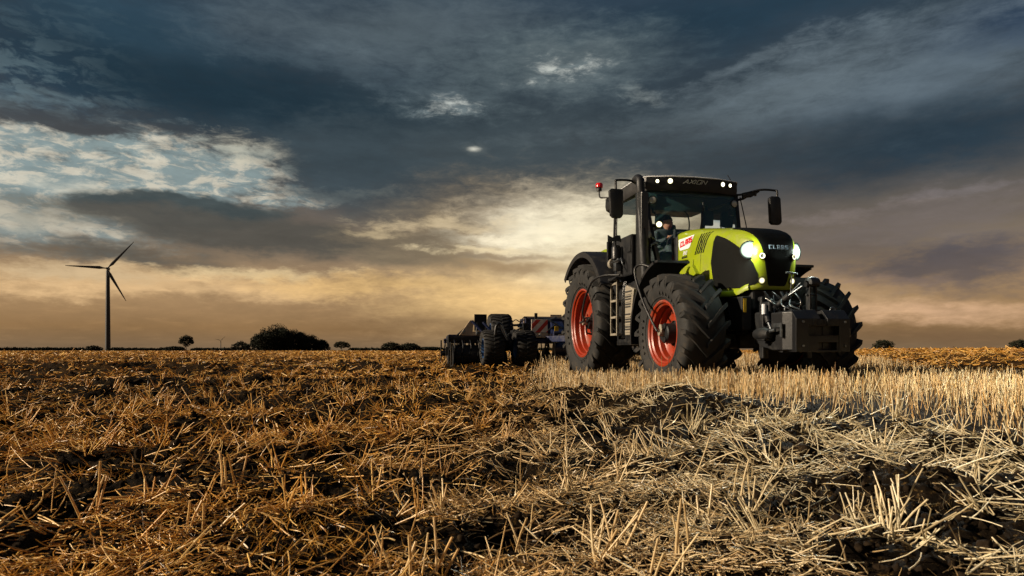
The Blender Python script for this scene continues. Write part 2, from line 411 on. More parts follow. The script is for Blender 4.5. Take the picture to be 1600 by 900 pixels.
def np_mesh(name, verts, faces, mat, attrs=None, smooth=False):
    """faces: array (N,k)"""
    me = bpy.data.meshes.new(name); nv, (nf_, k) = len(verts), faces.shape
    me.vertices.add(nv); me.vertices.foreach_set('co', np.ascontiguousarray(verts, dtype=np.float32).ravel())
    me.loops.add(nf_ * k); me.loops.foreach_set('vertex_index', faces.astype(np.int32).ravel())
    me.polygons.add(nf_); me.polygons.foreach_set('loop_start', np.arange(0, nf_ * k, k, dtype=np.int32))
    if smooth: me.polygons.foreach_set('use_smooth', np.ones(nf_, dtype=bool))
    me.update(calc_edges=True)
    for nme, arr in (attrs or {}).items():
        a = me.attributes.new(nme, 'FLOAT', 'POINT'); a.data.foreach_set('value', arr.astype(np.float32))
    me.materials.append(mat); me.validate()
    o = bpy.data.objects.new(name, me); COL.objects.link(o)
    return o

# ------------------------------------------------------------------ the field
def _hash(ix, iy, s):
    h = (ix.astype(np.int64) * 374761393 + iy.astype(np.int64) * 668265263 + s * 974634777) & 0xffffffff
    h = ((h ^ (h >> 13)) * 1274126177) & 0xffffffff
    return ((h ^ (h >> 16)) & 0xffff) / 65535.0
def vnoise(x, y, s=0):
    ix, iy = np.floor(x), np.floor(y); fx, fy = x - ix, y - iy
    fx = fx * fx * (3 - 2 * fx); fy = fy * fy * (3 - 2 * fy)
    a, b = _hash(ix, iy, s), _hash(ix + 1, iy, s); c, d = _hash(ix, iy + 1, s), _hash(ix + 1, iy + 1, s)
    return (a + (b - a) * fx) * (1 - fy) + (c + (d - c) * fx) * fy
def sstep(a, b, x): t = np.clip((x - a) / (b - a), 0, 1); return t * t * (3 - 2 * t)
def in_stubble(x, y):
    """1 on the strip of standing stubble that has not been worked yet"""
    w = (vnoise(x * 1.1, y * 1.1, 5) - .5) * 0.7
    xb = np.interp(y, [0, 3.0, 3.55, 4.4, 5.0, 6.7, 9, 17.5, 50], [5.2, 3.3, 2.86, 2.2, 1.76, 1.2, .75, .75, -1.5])
    return sstep(-.30, .34, x - xb + w * 1.1) * sstep(-.2, .2, (10.35 - .1 * y) - x + w) * (1 - sstep(34, 50, y)) * sstep(-3, 0.5, y)
def height(x, y):
    st = in_stubble(x, y); r = np.hypot(x, y)
    fade = 1 / (1 + (r / 70.0) ** 2)
    t = (vnoise(x * 1.3, y * 1.3, 1) - .5) * .15 + (vnoise(x * 3.7 + 5, y * 3.7, 2) - .5) * .085
    rid = 1 - np.abs(vnoise(x * 8.5, y * 8.5, 3) * 2 - 1); t += (rid - .5) * .045
    n4 = vnoise(x * 19, y * 19, 4); t += np.maximum(n4 - .45, 0) * .05
    t += (vnoise(x * 47, y * 47, 6) - .5) * .010
    near = 1 - 0.6 * (1 - sstep(1.0, 2.2, r))
    s_ = (vnoise(x * 2, y * 2, 7) - .5) * .02 + (vnoise(x * 14, y * 14, 8) - .5) * .012
    h = (t * 1.15 - .035) * (1 - st) * fade * near + (s_ + .025) * st
    h = h + .13 * np.exp(-((y - 5.7) / 1.6) ** 2) * sstep(-2.0, .6, x) + .20 * sstep(12.6, 15.2, y)
    # the worked ground lies in a low bank right of the stubble, then climbs very slightly
    az = np.arctan2(x, np.maximum(y, .01))
    h = h + sstep(8, 22, x) * sstep(6, 30, y) * .10 + sstep(.25, .62, az) * sstep(20, 120, r) * .45 * (1 - sstep(150, 800, r) * .0)
    return h
def build_ground():
    # one sheet: a polar grid, fine in front of the camera, out to the horizon all round
    fine = np.radians(np.linspace(-58, 58, 760)); coarse = np.radians(np.linspace(58, 302, 62))[1:-1]
    ang = np.concatenate([fine, coarse])
    rad = np.concatenate([[0.05, .3, .6, .9], np.exp(np.linspace(math.log(1.1), math.log(36), 430)), np.exp(np.linspace(math.log(38), math.log(9000), 46))])
    A, R = np.meshgrid(ang, rad, indexing='ij')
    x, y = R * np.sin(A), R * np.cos(A); z = height(x, y)
    v = np.stack([x, y, z], -1).reshape(-1, 3)
    na, nr_ = A.shape; i = np.arange(na)[:, None]; j = np.arange(nr_ - 1)[None, :]
    i2 = (i + 1) % na
    f = np.stack([i * nr_ + j, i * nr_ + j + 1, i2 * nr_ + j + 1, i2 * nr_ + j], -1).reshape(-1, 4)
    m = bpy.data.materials.new('tilled_soil'); m.use_nodes = True; t = NT(m.node_tree); b = t.n['Principled BSDF']
    pos = t.new('ShaderNodeNewGeometry').outputs['Position']
    dist = t.vmath('LENGTH', pos)
    n1 = t.noise(pos, 5, 8, .65); n2 = t.noise(pos, 38, 6, .7); n3 = t.noise(pos, 0.35, 5, .6)
    soil = t.ramp(n1, [(.3, (.004, .003, .002)), (.55, (.010, .007, .0045)), (.75, (.026, .017, .009))])
    chaff = t.ramp(t.noise(pos, 90, 4, .7), [(.35, (.12, .065, .02)), (.6, (.36, .22, .07)), (.8, (.5, .36, .16))])
    near_amt = t.maprange(n2, .56, .68, 0, .5)
    c1 = t.mix(near_amt, soil, chaff)
    # farther out the straws are too small to build: broken litter as colour, in patches
    mp = t.vmath('MULTIPLY', pos, (1, .55, 1))
    lit = t.noise(mp, 9, 7, .8); lit2 = t.noise(mp, 2.2, 6, .7)
    far = t.ramp(t.math('ADD', t.math('MULTIPLY', lit, .6), t.math('MULTIPLY', lit2, .4)), [(.42, (.012, .008, .004)), (.5, (.09, .042, .012)), (.57, (.36, .18, .04)), (.66, (.6, .38, .14))])
    far = t.mix(t.maprange(n3, .4, .65, 0, .35), far, (.09, .05, .02, 1))
    c2 = t.mix(t.maprange(dist, 12, 34, 0, .85), c1, far)
    t.put(b.inputs['Base Color'], c2); b.inputs['Roughness'].default_value = .95; b.inputs['Specular IOR Level'].default_value = .04
    bn = t.new('ShaderNodeBump'); bn.inputs['Strength'].default_value = .9; bn.inputs['Distance'].default_value = .02
    t.put(bn.inputs['Height'], t.noise(pos, 60, 8, .7)); t.l.new(bn.outputs[0], b.inputs['Normal'])
    g = np_mesh('ground', v, f, m, smooth=True)
    return tag(g, kind='structure')
build_ground()

def straw_material():
    m = bpy.data.materials.new('straw'); m.use_nodes = True; t = NT(m.node_tree); t.n.clear()
    at = t.new('ShaderNodeAttribute', attribute_name='tone').outputs['Fac']
    gd = t.new('ShaderNodeAttribute', attribute_name='gold').outputs['Fac']
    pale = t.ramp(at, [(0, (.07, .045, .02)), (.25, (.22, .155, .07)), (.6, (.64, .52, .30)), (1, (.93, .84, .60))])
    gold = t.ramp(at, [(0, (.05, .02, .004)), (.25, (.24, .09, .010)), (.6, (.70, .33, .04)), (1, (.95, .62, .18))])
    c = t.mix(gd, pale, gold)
    pos = t.new('ShaderNodeNewGeometry').outputs['Position']
    c = t.mix(t.maprange(t.noise(pos, 70, 4, .7), .45, .7, 0, .45), c, t.mix(1.0, c, (.45, .36, .26, 1), 'MULTIPLY'))
    d = t.new('ShaderNodeBsdfDiffuse'); t.put(d.inputs[0], c)
    tl = t.new('ShaderNodeBsdfTranslucent'); t.put(tl.inputs[0], c)
    gl = t.new('ShaderNodeBsdfGlossy'); gl.inputs['Roughness'].default_value = .38; gl.inputs['Color'].default_value = (1, .95, .85, 1)
    m1 = t.new('ShaderNodeMixShader'); m1.inputs[0].default_value = .22; t.l.new(d.outputs[0], m1.inputs[1]); t.l.new(tl.outputs[0], m1.inputs[2])
    m2 = t.new('ShaderNodeMixShader'); m2.inputs[0].default_value = .07; t.l.new(m1.outputs[0], m2.inputs[1]); t.l.new(gl.outputs[0], m2.inputs[2])
    o = t.new('ShaderNodeOutputMaterial'); t.l.new(m2.outputs[0], o.inputs[0])
    return m
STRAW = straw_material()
def stalks(p, d, L, r, tone, gold, bend=0.0, seg=1, sides=3):
    """hollow-looking stalks as tapered prisms. p base, d unit direction, bend sideways at the tip (m)"""
    n = len(p); up = np.tile([0., 0., 1.], (n, 1)); up[np.abs(d[:, 2]) > .9] = [1, 0, 0]
    x = np.cross(d, up); x /= np.linalg.norm(x, axis=1, keepdims=True); y = np.cross(x, d)
    ring = []
    bv = (x * RNG.normal(size=(n, 1)) + y * RNG.normal(size=(n, 1)) * .5) * np.reshape(bend, (-1, 1)) if np.size(bend) > 1 or bend else np.zeros((n, 3))
    ph = RNG.uniform(0, 6.28, n)
    for k in range(seg + 1):
        t = k / seg; c = p + d * (L * t)[:, None] + bv * (t * t)
        rr = r * (1 - .22 * t)
        for s in range(sides):
            a = ph + 2 * math.pi * s / sides
            ring.append(c + x * (np.cos(a) * rr)[:, None] + y * (np.sin(a) * rr)[:, None])
    v = np.stack(ring, 1)                       # n, (seg+1)*sides, 3
    m = (seg + 1) * sides; fl = []
    for k in range(seg):
        for s in range(sides):
            s2 = (s + 1) % sides
            fl.append([k * sides + s, k * sides + s2, (k + 1) * sides + s2, (k + 1) * sides + s])
    f = (np.array(fl)[None] + (np.arange(n) * m)[:, None, None]).reshape(-1, 4)
    return v.reshape(-1, 3), f, np.repeat(tone, m), np.repeat(gold, m)
def blades(p, d, L, w, tone, gold, curl):
    """flat leaf blades, three segments, curling"""
    n = len(p); side = np.cross(d, RNG.normal(size=(n, 3))); side /= np.linalg.norm(side, axis=1, keepdims=True) + 1e-9
    nrm = np.cross(side, d); rows = []
    for k in range(4):
        t = k / 3; c = p + d * (L * t)[:, None] + nrm * (curl * L * t * t)[:, None]
        ww = w * (1 - .75 * t) * (.6 if k == 0 else 1)
        rows += [c - side * ww[:, None], c + side * ww[:, None]]
    v = np.stack(rows, 1); fl = np.array([[0, 1, 3, 2], [2, 3, 5, 4], [4, 5, 7, 6]])
    f = (fl[None] + (np.arange(n) * 8)[:, None, None]).reshape(-1, 4)
    return v.reshape(-1, 3), f, np.repeat(tone, 8), np.repeat(gold, 8)
def join(parts):
    vs, fs, ts, gs, o = [], [], [], [], 0
    for v, f, t, g in parts:
        vs.append(v); fs.append(f + o); ts.append(t); gs.append(g); o += len(v)
    return np.concatenate(vs), np.concatenate(fs), np.concatenate(ts), np.concatenate(gs)
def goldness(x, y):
    """warm light put into the straw colour: golden to the left, pale by the strip of stubble"""
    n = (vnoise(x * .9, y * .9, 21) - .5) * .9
    line = x - (.15 + .03 * y)  # painted light: straw goes from warm gold to pale across this line
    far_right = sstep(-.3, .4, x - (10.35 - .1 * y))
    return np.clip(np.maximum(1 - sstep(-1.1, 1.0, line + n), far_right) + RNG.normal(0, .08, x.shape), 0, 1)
def scatter(n, r0, r1, a0=-50, a1=50, power=1.0):
    """points with density falling as the camera's footprint grows"""
    u = RNG.uniform(0, 1, n)
    if power == 1.0: r = r0 * (r1 / r0) ** u
    else: q = 1 - power; r = (r0 ** q + u * (r1 ** q - r0 ** q)) ** (1 / q)
    a = np.radians(RNG.uniform(a0, a1, n)); return r * np.sin(a), r * np.cos(a), r
def unit(az_, el_): return np.stack([np.cos(el_) * np.cos(az_), np.cos(el_) * np.sin(az_), np.sin(el_)], -1)
def build_litter():
    P = []
    # chopped straw lying on the soil, clumped by noise so that bare soil shows between
    for n, r0, r1, lo, hi, rad, grow in ((34000, 1.2, 4.5, .012, .10, .0018, 0), (46000, 3.6, 16, .025, .13, .0021, .00045), (60000, 12, 60, .06, .26, .006, .0007), (26000, 50, 260, .2, .7, .02, .0009)):
        x, y, r = scatter(n, r0, r1)
        st = in_stubble(x, y); cl = vnoise(x * 2.1, y * 2.1, 31) * .62 + vnoise(x * 6, y * 6, 32) * .38
        keep = (cl > RNG.uniform(.50, .60, n) - (r > 14) * .05) & ((st < .5) | (RNG.uniform(0, 1, n) < .3)); x, y, r, cl = x[keep], y[keep], r[keep], cl[keep]; n = len(x)
        swirl = vnoise(x * 1.7, y * 1.7, 33) * 12.0
        azm = np.where(RNG.uniform(0, 1, n) < .55, swirl + RNG.normal(0, .5, n), RNG.uniform(0, 6.28, n)); elv = RNG.normal(.10, .25, n)
        L = RNG.uniform(lo, hi, n) * RNG.uniform(.4, 1.1, n); d = unit(azm, elv)
        z = height(x, y) + RNG.uniform(.002, .03, n) + np.maximum(0, -np.sin(elv) * L)
        tone = np.clip(RNG.normal(.62, .24, n), 0, 1)
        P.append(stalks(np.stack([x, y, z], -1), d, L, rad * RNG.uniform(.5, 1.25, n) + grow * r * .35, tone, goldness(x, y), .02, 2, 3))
    # curled leaf blades and chaff
    for n, r0, r1, lo, hi, w in ((34000, 1.15, 5, .012, .07, .0017), (22000, 4, 20, .03, .11, .0042)):
        x, y, r = scatter(n, r0, r1); cl = vnoise(x * 3.1 + 9, y * 3.1, 41) * .6 + vnoise(x * 9, y * 9, 42) * .4
        keep = (cl > RNG.uniform(.45, .62, n) - (r > 12) * .06) & ((in_stubble(x, y) < .5) | (RNG.uniform(0, 1, n) < .25)); x, y, r = x[keep], y[keep], r[keep]; n = len(x)
        d = unit(RNG.uniform(0, 6.28, n), RNG.normal(.25, .4, n)); L = RNG.uniform(lo, hi, n)
        z = height(x, y) + RNG.uniform(0, .03, n)
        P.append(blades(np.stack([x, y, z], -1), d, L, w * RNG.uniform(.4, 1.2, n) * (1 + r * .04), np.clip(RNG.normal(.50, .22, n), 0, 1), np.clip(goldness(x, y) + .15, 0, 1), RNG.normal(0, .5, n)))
    v, f, t, g = join(P)
    return tag(np_mesh('loose_straw', v, f, STRAW, {'tone': t, 'gold': g}), kind='stuff')
def build_long():
    P = []
    # single longer straws, some lying, some propped up, closer to the camera
    for n, r0, r1, lo, hi, em, es in ((700, 1.35, 4.2, .06, .24, .14, .3), (1800, 3.0, 12, .08, .24, .3, .4)):
        x, y, r = scatter(n, r0, r1)
        k = in_stubble(x, y) < .6; x, y, r = x[k], y[k], r[k]; n = len(x)
        azm = vnoise(x * 1.4, y * 1.4, 51) * 10 + RNG.normal(0, .7, n); elv = np.abs(RNG.normal(em, es, n)); L = RNG.uniform(lo, hi, n) * np.where(r < 2.2, .75, 1)
        p = np.stack([x, y, height(x, y) + RNG.uniform(.005, .03, n)], -1)
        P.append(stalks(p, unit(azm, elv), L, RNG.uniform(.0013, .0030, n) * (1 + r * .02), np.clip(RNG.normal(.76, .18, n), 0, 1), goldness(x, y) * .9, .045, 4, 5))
    # uprooted tufts: a handful of stalks fanning out of one root
    for n, r0, r1 in ((70, 1.9, 4.5), (330, 3.5, 14), (900, 10, 60)):
        x, y, r = scatter(n, r0, r1); k = in_stubble(x, y) < .6; x, y, r = x[k], y[k], r[k]; n = len(x); m = 9
        ta = RNG.uniform(0, 6.28, n); te = RNG.uniform(.15, 1.2, n); c = unit(ta, te)
        d = c[:, None, :] + RNG.normal(0, .42, (n, m, 3)); d[..., 2] = np.abs(d[..., 2]) + .1; d /= np.linalg.norm(d, axis=-1, keepdims=True)
        p = np.stack([x, y, height(x, y) - .01], -1)[:, None, :] + RNG.normal(0, .014, (n, m, 3)) * np.array([1, 1, .2])
        rr = np.repeat(r, m); L = RNG.uniform(.08, .22, n * m) * np.where(rr < 2.6, .75, 1)
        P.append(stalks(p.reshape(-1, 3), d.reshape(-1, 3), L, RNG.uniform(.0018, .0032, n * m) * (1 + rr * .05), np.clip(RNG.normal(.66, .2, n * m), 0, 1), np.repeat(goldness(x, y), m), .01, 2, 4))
    v, f, t, g = join(P)
    return tag(np_mesh('uprooted_straw_tufts', v, f, STRAW, {'tone': t, 'gold': g}), kind='stuff')
def build_near():
    """the stout cut stalks right in front of the camera"""
    rs = np.random.default_rng(5); P = []
    spots = [(.235, 1.62, 6), (.275, 1.70, 3), (.42, 1.60, 4), (.36, 1.50, 4), (1.12, 1.85, 7), (1.22, 2.05, 6), (.98, 1.72, 5), (-.20, 1.62, 4), (-.30, 1.60, 4), (-.86, 1.75, 4), (-1.25, 1.85, 4), (-.95, 2.2, 4), (.02, 1.85, 3), (.62, 2.0, 5), (.85, 2.3, 6), (.2, 2.4, 5), (-.5, 2.6, 4)]
    for x, y, m in spots:
        x = np.full(m, x) + rs.normal(0, .025, m); y = np.full(m, y) + rs.normal(0, .025, m)
        az_ = rs.uniform(0, 6.28, m); el_ = rs.uniform(.95, 1.5, m)
        p = np.stack([x, y, height(x, y) - .01], -1); L = rs.uniform(.09, .2, m)
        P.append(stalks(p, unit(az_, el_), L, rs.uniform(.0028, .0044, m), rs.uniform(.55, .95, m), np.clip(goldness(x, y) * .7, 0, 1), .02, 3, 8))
    v, f, t, g = join(P)
    return tag(np_mesh('cut_stalks', v, f, STRAW, {'tone': t, 'gold': g}, smooth=True), kind='stuff')
def build_stubble():
    # drilled rows that run with the tractor's line of travel
    u = np.array([-.157, 1.0]); u /= np.linalg.norm(u); w = np.array([u[1], -u[0]]); P = []
    for r0, r1, den, sides in ((2.5, 9, 1.0, 4), (9, 30, .55, 3)):
        rows = np.arange(-2, 18, .15); s = np.arange(-4, 34, .015 / den)
        Rr, S = np.meshgrid(rows, s, indexing='ij'); Rr = Rr.ravel(); S = S.ravel()
        Rr = Rr + RNG.normal(0, .014, Rr.shape); S = S + RNG.uniform(-.02, .02, S.shape)
        x = w[0] * Rr + u[0] * S + .3; y = w[1] * Rr + u[1] * S
        r = np.hypot(x, y); a = np.degrees(np.arctan2(x, y))
        k = (r > r0) & (r <= r1) & (a > -8) & (a < 50) & (y > .5); x, y, r = x[k], y[k], r[k]
        k = (RNG.uniform(0, 1, len(x)) < in_stubble(x, y) * (.45 + .5 * sstep(.25, .6, vnoise(x * 1.6, y * 1.6, 71)))); x, y, r = x[k], y[k], r[k]
        
        n = len(x); d = unit(RNG.uniform(0, 6.28, n), RNG.normal(1.40, .14, n))
        L = RNG.normal(.18, .045, n)
        p = np.stack([x, y, height(x, y) - .01], -1)
        P.append(stalks(p, d, np.clip(L, .08, .31), RNG.uniform(.0016, .0030, n) * (1 + r * .05), np.clip(RNG.normal(.58, .27, n), 0, 1), np.clip(RNG.normal(.32, .22, n), 0, 1), .010, 1 if sides == 3 else 2, sides if sides == 3 else 3))
    v, f, t, g = join(P)
    return tag(np_mesh('standing_stubble', v, f, STRAW, {'tone': t, 'gold': g}), kind='stuff')
def build_clods():
    bm = bmesh.new(); bmesh.ops.create_icosphere(bm, subdivisions=2, radius=1); b = np.array([v.co[:] for v in bm.verts]); fc = np.array([[v.index for v in f.verts] for f in bm.faces]); bm.free()
    x, y, r = scatter(7500, 1.3, 45); k = (in_stubble(x, y) < .4) & (vnoise(x * 1.9, y * 1.9, 61) > .42); x, y, r = x[k], y[k], r[k]; n = len(x)
    s = RNG.lognormal(math.log(.011), .6, n) * (1 + r * .05); s = np.minimum(s, .06)
    s = np.where(r < 3.2, np.minimum(s, .016), np.where(r < 8, np.minimum(s, .03), s))
    V_ = []
    for i in range(n):
        q = b * (1 + .6 * (vnoise(b[:, 0] * 1.7 + i, b[:, 1] * 1.7 + b[:, 2] * 2.3, i % 50)[:, None] - .5) + .6 * (vnoise(b[:, 0] * 4 + i, b[:, 2] * 4 + b[:, 1] * 3, 9)[:, None] - .5))
        q = q * (s[i] * RNG.uniform(.6, 1.2, 3)); a = RNG.uniform(0, 6.28); c, sn = math.cos(a), math.sin(a)
        V_.append(np.stack([q[:, 0] * c - q[:, 1] * sn + x[i], q[:, 0] * sn + q[:, 1] * c + y[i], q[:, 2]], -1))
    V_ = np.stack(V_); V_[..., 2] += (height(x, y) + s * .25)[:, None]
    f = (fc[None] + (np.arange(n) * len(b))[:, None, None]).reshape(-1, 3)
    m = material('clod_soil', (.016, .011, .007), .95, bump=1.0, bscale=30, vary=.5, vscale=12, dirt=(.05, .033, .018), dirt_amt=.7, dirt_scale=16, spec=.03)
    return tag(np_mesh('soil_clods', V_.reshape(-1, 3), f, m, smooth=False), kind='stuff')
build_litter(); build_long(); build_near(); build_stubble(); build_clods()

# ------------------------------------------------------------------ far things
def at_px(x, y_dist):
    """a bearing on the horizon: ground point y_dist metres ahead under photo column x"""
    X = (x - 800) / F_PX * y_dist
    return Vector((X, y_dist, float(height(np.array([X]), np.array([y_dist]))[0])))
LEAF = material('foliage', (0.014, 0.017, 0.008), .8, vary=.5, vscale=.8, spec=.2)
BARK = material('bark', (.045, .035, .025), .9, bump=.8, bscale=20)
def tree(loc, blobs, label, cat, group=None, trunk_h=2.0, trunk_r=.3, leaf=.5, dens=70, name='tree', seed=0, limbs=5):
    """blobs: (dx, dy, z, rx, ry, rz) lobes of the crown"""
    rs = np.random.default_rng(seed); root = empty(name, loc); tag(root, label, cat, group)
    g = G(); top = max(b[2] for b in blobs)
    bx, by = blobs[0][0], blobs[0][1]
    g.tube([(bx, -by, -.3), (bx + .05, -by, trunk_h * .5), (bx, -by, trunk_h), (bx, -by, max(top, trunk_h + .5))], [trunk_r, trunk_r * .25], 8)
    for k in range(limbs):
        b = blobs[k % len(blobs)]; q = rs.normal(0, .45, 3)
        g.tube([(bx, -by, trunk_h * (.6 + .1 * k)), ((bx + b[0]) / 2, -(by + b[1]) / 2, (trunk_h + b[2]) / 2 + .3), (b[0] + q[0] * b[3], -(b[1] + q[1] * b[4]), b[2] + q[2] * b[5])], [trunk_r * .5, trunk_r * .12], 6)
    g.out('trunk', BARK, root)
    vs = []
    for (x, y, z, rx, ry, rz) in blobs:
        n = int(dens * (rx * ry + rx * rz + ry * rz) / leaf)
        d = rs.normal(size=(n, 3)); d /= np.linalg.norm(d, axis=1, keepdims=True)
        rad = rs.uniform(.35, 1.0, n) ** .5
        lump = 1 + .28 * (vnoise(d[:, 0] * 2.4 + seed + x, d[:, 1] * 2.4 + d[:, 2] * 3.1, 3) - .5) * 2
        gap = vnoise(d[:, 0] * 3.3 + seed * 3, d[:, 2] * 3.3 + d[:, 1] * 2.2 + x, 8)
        k = (gap > .25) | (rad < .7); d, rad, lump = d[k], rad[k], lump[k]
        c = np.array([x, y, z]) + d * (rad * lump)[:, None] * np.array([rx, ry, rz])
        vs.append(c)
    c = np.concatenate(vs); c = c[c[:, 2] > .1]; n = len(c)
    a = rs.normal(size=(n, 3)); a /= np.linalg.norm(a, axis=1, keepdims=True); b = np.cross(a, rs.normal(size=(n, 3))); b /= np.linalg.norm(b, axis=1, keepdims=True)
    s = leaf * rs.uniform(.45, 1.1, (n, 1)) * .5
    q = np.stack([c - a * s, c + b * s * .7, c + a * s, c - b * s * .7], 1).reshape(-1, 3)
    f = np.arange(n * 4).reshape(-1, 4)
    o = np_mesh('crown', q, f, LEAF); o.parent = root
    return root
def ball(w, h, z, n, rs, flat=1.0):
    """lobes filling a rounded outline w wide and h high above z"""
    out = [(0, 0, z + h * .5, w * .36, w * .36, h * .48)]
    if z < .5:
        for k in range(6): out.append(((k - 2.5) / 5 * w * .82, 0, h * .16, w * .13, w * .12, h * .2))
    for k in range(n):
        t = (k + .5) / n * math.pi; x = -math.cos(t) * w * .34
        zz = z + h * (.32 + .36 * math.sin(t)) * rs.uniform(.85, 1.08); r = w * rs.uniform(.10, .20)
        out.append((x, rs.uniform(-.2, .2) * w, zz, r, r, min(r, h * .28)))
    return out
rs0 = np.random.default_rng(3)
# the wood on the skyline left of centre: trees one can tell apart by their humps
D = 420.0; k_ = D / F_PX
def px_tree(x, w, h, label, D=420.0, n=7, name='tree', cat='tree', group=None, trunk=None, seed=0, leaf=None, z0=0.0, dens=16):
    k = D / F_PX; W, H = w * k, h * k; z = (trunk * k if trunk else 0.0); zb = z + .3
    lf = leaf or max(.5, .0022 * D)
    return tree(at_px(x, D), ball(W, H - z, z, n, rs0), label, cat, group, max(z, .25 * H), max(.2, .018 * H), lf, dens, name, seed)
WOOD = 'trees of the wood left of the cultivator'
for i, (x, w, h, lb) in enumerate([
    (413, 52, 33, 'tall dark broad tree forming the left end of the wood'),
    (434, 56, 39, 'tallest dark tree of the wood with the highest crown'),
    (462, 48, 32, 'dark rounded tree right of the highest crown in the wood'),
    (484, 42, 25, 'lower dark tree on the falling right side of the wood'),
    (502, 28, 17, 'small ragged tree at the right tip of the wood')]):
    px_tree(x, w, h, lb, 420 + i * 6, 9, group=WOOD, seed=10 + i, dens=20)
px_tree(377, 29, 15, 'low round dark bush just left of the wood', 400, 6, 'bush', 'bush', seed=21)
px_tree(534, 29, 15, 'low open tree standing alone just right of the wood', 400, 6, seed=22, trunk=3)
px_tree(291, 23, 25, 'small upright tree with a visible trunk between the two wind turbines', 350, 7, seed=23, trunk=6, dens=34)
px_tree(272, 34, 7, 'flat bush at the foot of the small upright tree', 420, 6, 'bush', 'bush', seed=24)
px_tree(146, 28, 8, 'low bush just left of the big wind turbine tower', 380, 5, 'bush', 'bush', seed=25)
px_tree(184, 34, 5, 'low flat bush just right of the big wind turbine tower', 420, 6, 'bush', 'bush', seed=26)
px_tree(612, 34, 13, 'rounded tree at the left end of the hedge behind the cultivator', 520, 6, seed=27)
px_tree(640, 36, 12, 'second rounded tree in the hedge behind the cultivator', 520, 6, seed=28)
px_tree(672, 44, 6, 'long low hedge running up to the left end of the cultivator', 540, 8, 'hedge', 'hedge', seed=29)
px_tree(1379, 33, 17, 'round dark tree on the skyline right of the tractor', 330, 7, seed=30)
px_tree(1594, 36, 17, 'dark tree cut by the right edge of the photo', 330, 7, seed=31)
# a far low line of woodland, too thin to part
def far_line():
    rs = np.random.default_rng(9); vs = []
    for x0, x1, h in ((0, 130, 4), (200, 256, 2.5), (303, 362, 3), (548, 596, 3), (690, 900, 4), (-200, 0, 4)):
        n = int((x1 - x0) * 60); D_ = 900.0; k = D_ / F_PX
        px = rs.uniform(x0, x1, n); hh = .5 * h * k * (.5 + .6 * vnoise(px * .12, px * 0, 4)); 
        c = np.stack([(px - 800) * k, D_ + rs.uniform(-8, 8, n), rs.uniform(0, 1, n) ** .8 * hh], -1); vs.append(c)
    c = np.concatenate(vs); n = len(c); a = rs.normal(size=(n, 3)); b = rs.normal(size=(n, 3)); s = 1.3
    q = np.stack([c - a * s, c + b * s, c + a * s, c - b * s], 1).reshape(-1, 3)
    tag(np_mesh('distant_woodland', q, np.arange(n * 4).reshape(-1, 4), LEAF), kind='stuff')
far_line()
# wind turbines
TURB = material('turbine_backlit_shade', (.022, .024, .028), .5)  # backlit silhouette put into the colour; the real coat is pale
def turbine(x, D_, hub_px, rot_deg, blade_px, label, yaw_=.25):
    k = D_ / F_PX; H = hub_px * k; B = blade_px * k; root = empty('wind_turbine', at_px(x, D_), yaw_); tag(root, label, 'wind turbine', 'wind turbines on the skyline')
    g = G(); g.lathe([(.0, 0), (B * .066, 0), (B * .060, H * .3), (B * .045, H * .985), (0, H * .985)], axis='h', seg=24); g.out('tower', TURB, root, 40)
    g = G(); g.box(-B * .03, B * .03, -B * .09, B * .05, H - B * .018, H + B * .05, B * .012); g.out('nacelle', TURB, root)
    g = G(); hc = V(0, B * .075, H + B * .015)
    g.lathe([(0, .09 * B), (B * .018, .085 * B), (B * .03, .06 * B), (B * .03, .04 * B), (0, .04 * B)], c=(0, 0, H + B * .015), axis='l', seg=20); g.out('rotor_hub', TURB, root, 40)
    for rdeg in rot_deg:
        t = math.radians(rdeg); g = G(); sec = []
        for u, ch, th in ((.02, .03, .03), (.08, .036, .03), (.18, .082, .02), (.35, .070, .016), (.6, .048, .010), (.85, .030, .007), (1.0, .012, .004)):
            for (cx, cy) in ((-.35, 0), (0, .5), (.65, 0), (0, -.5)):
                xx, zz = cx * ch * B, u * B; yy = cy * th * B
                sec.append(Vector((xx * math.cos(t) + zz * math.sin(t), -B * .065 + yy, H + B * .015 - xx * math.sin(t) + zz * math.cos(t))))
        fs = [(i * 4 + j, i * 4 + (j + 1) % 4, (i + 1) * 4 + (j + 1) % 4, (i + 1) * 4 + j) for i in range(6) for j in range(4)] + [(24, 25, 26, 27)]
        g.quadset(sec, fs); g.out('blade', TURB, root, 50)
    return root
turbine(168.5, 520, 127, (41, 272.5, 152), 57, 'tall dark wind turbine standing far off on the left, three blades')
turbine(345, 2600, 15, (45, 285, 178), 9.5, 'tiny wind turbine far away between the small upright tree and the wood')

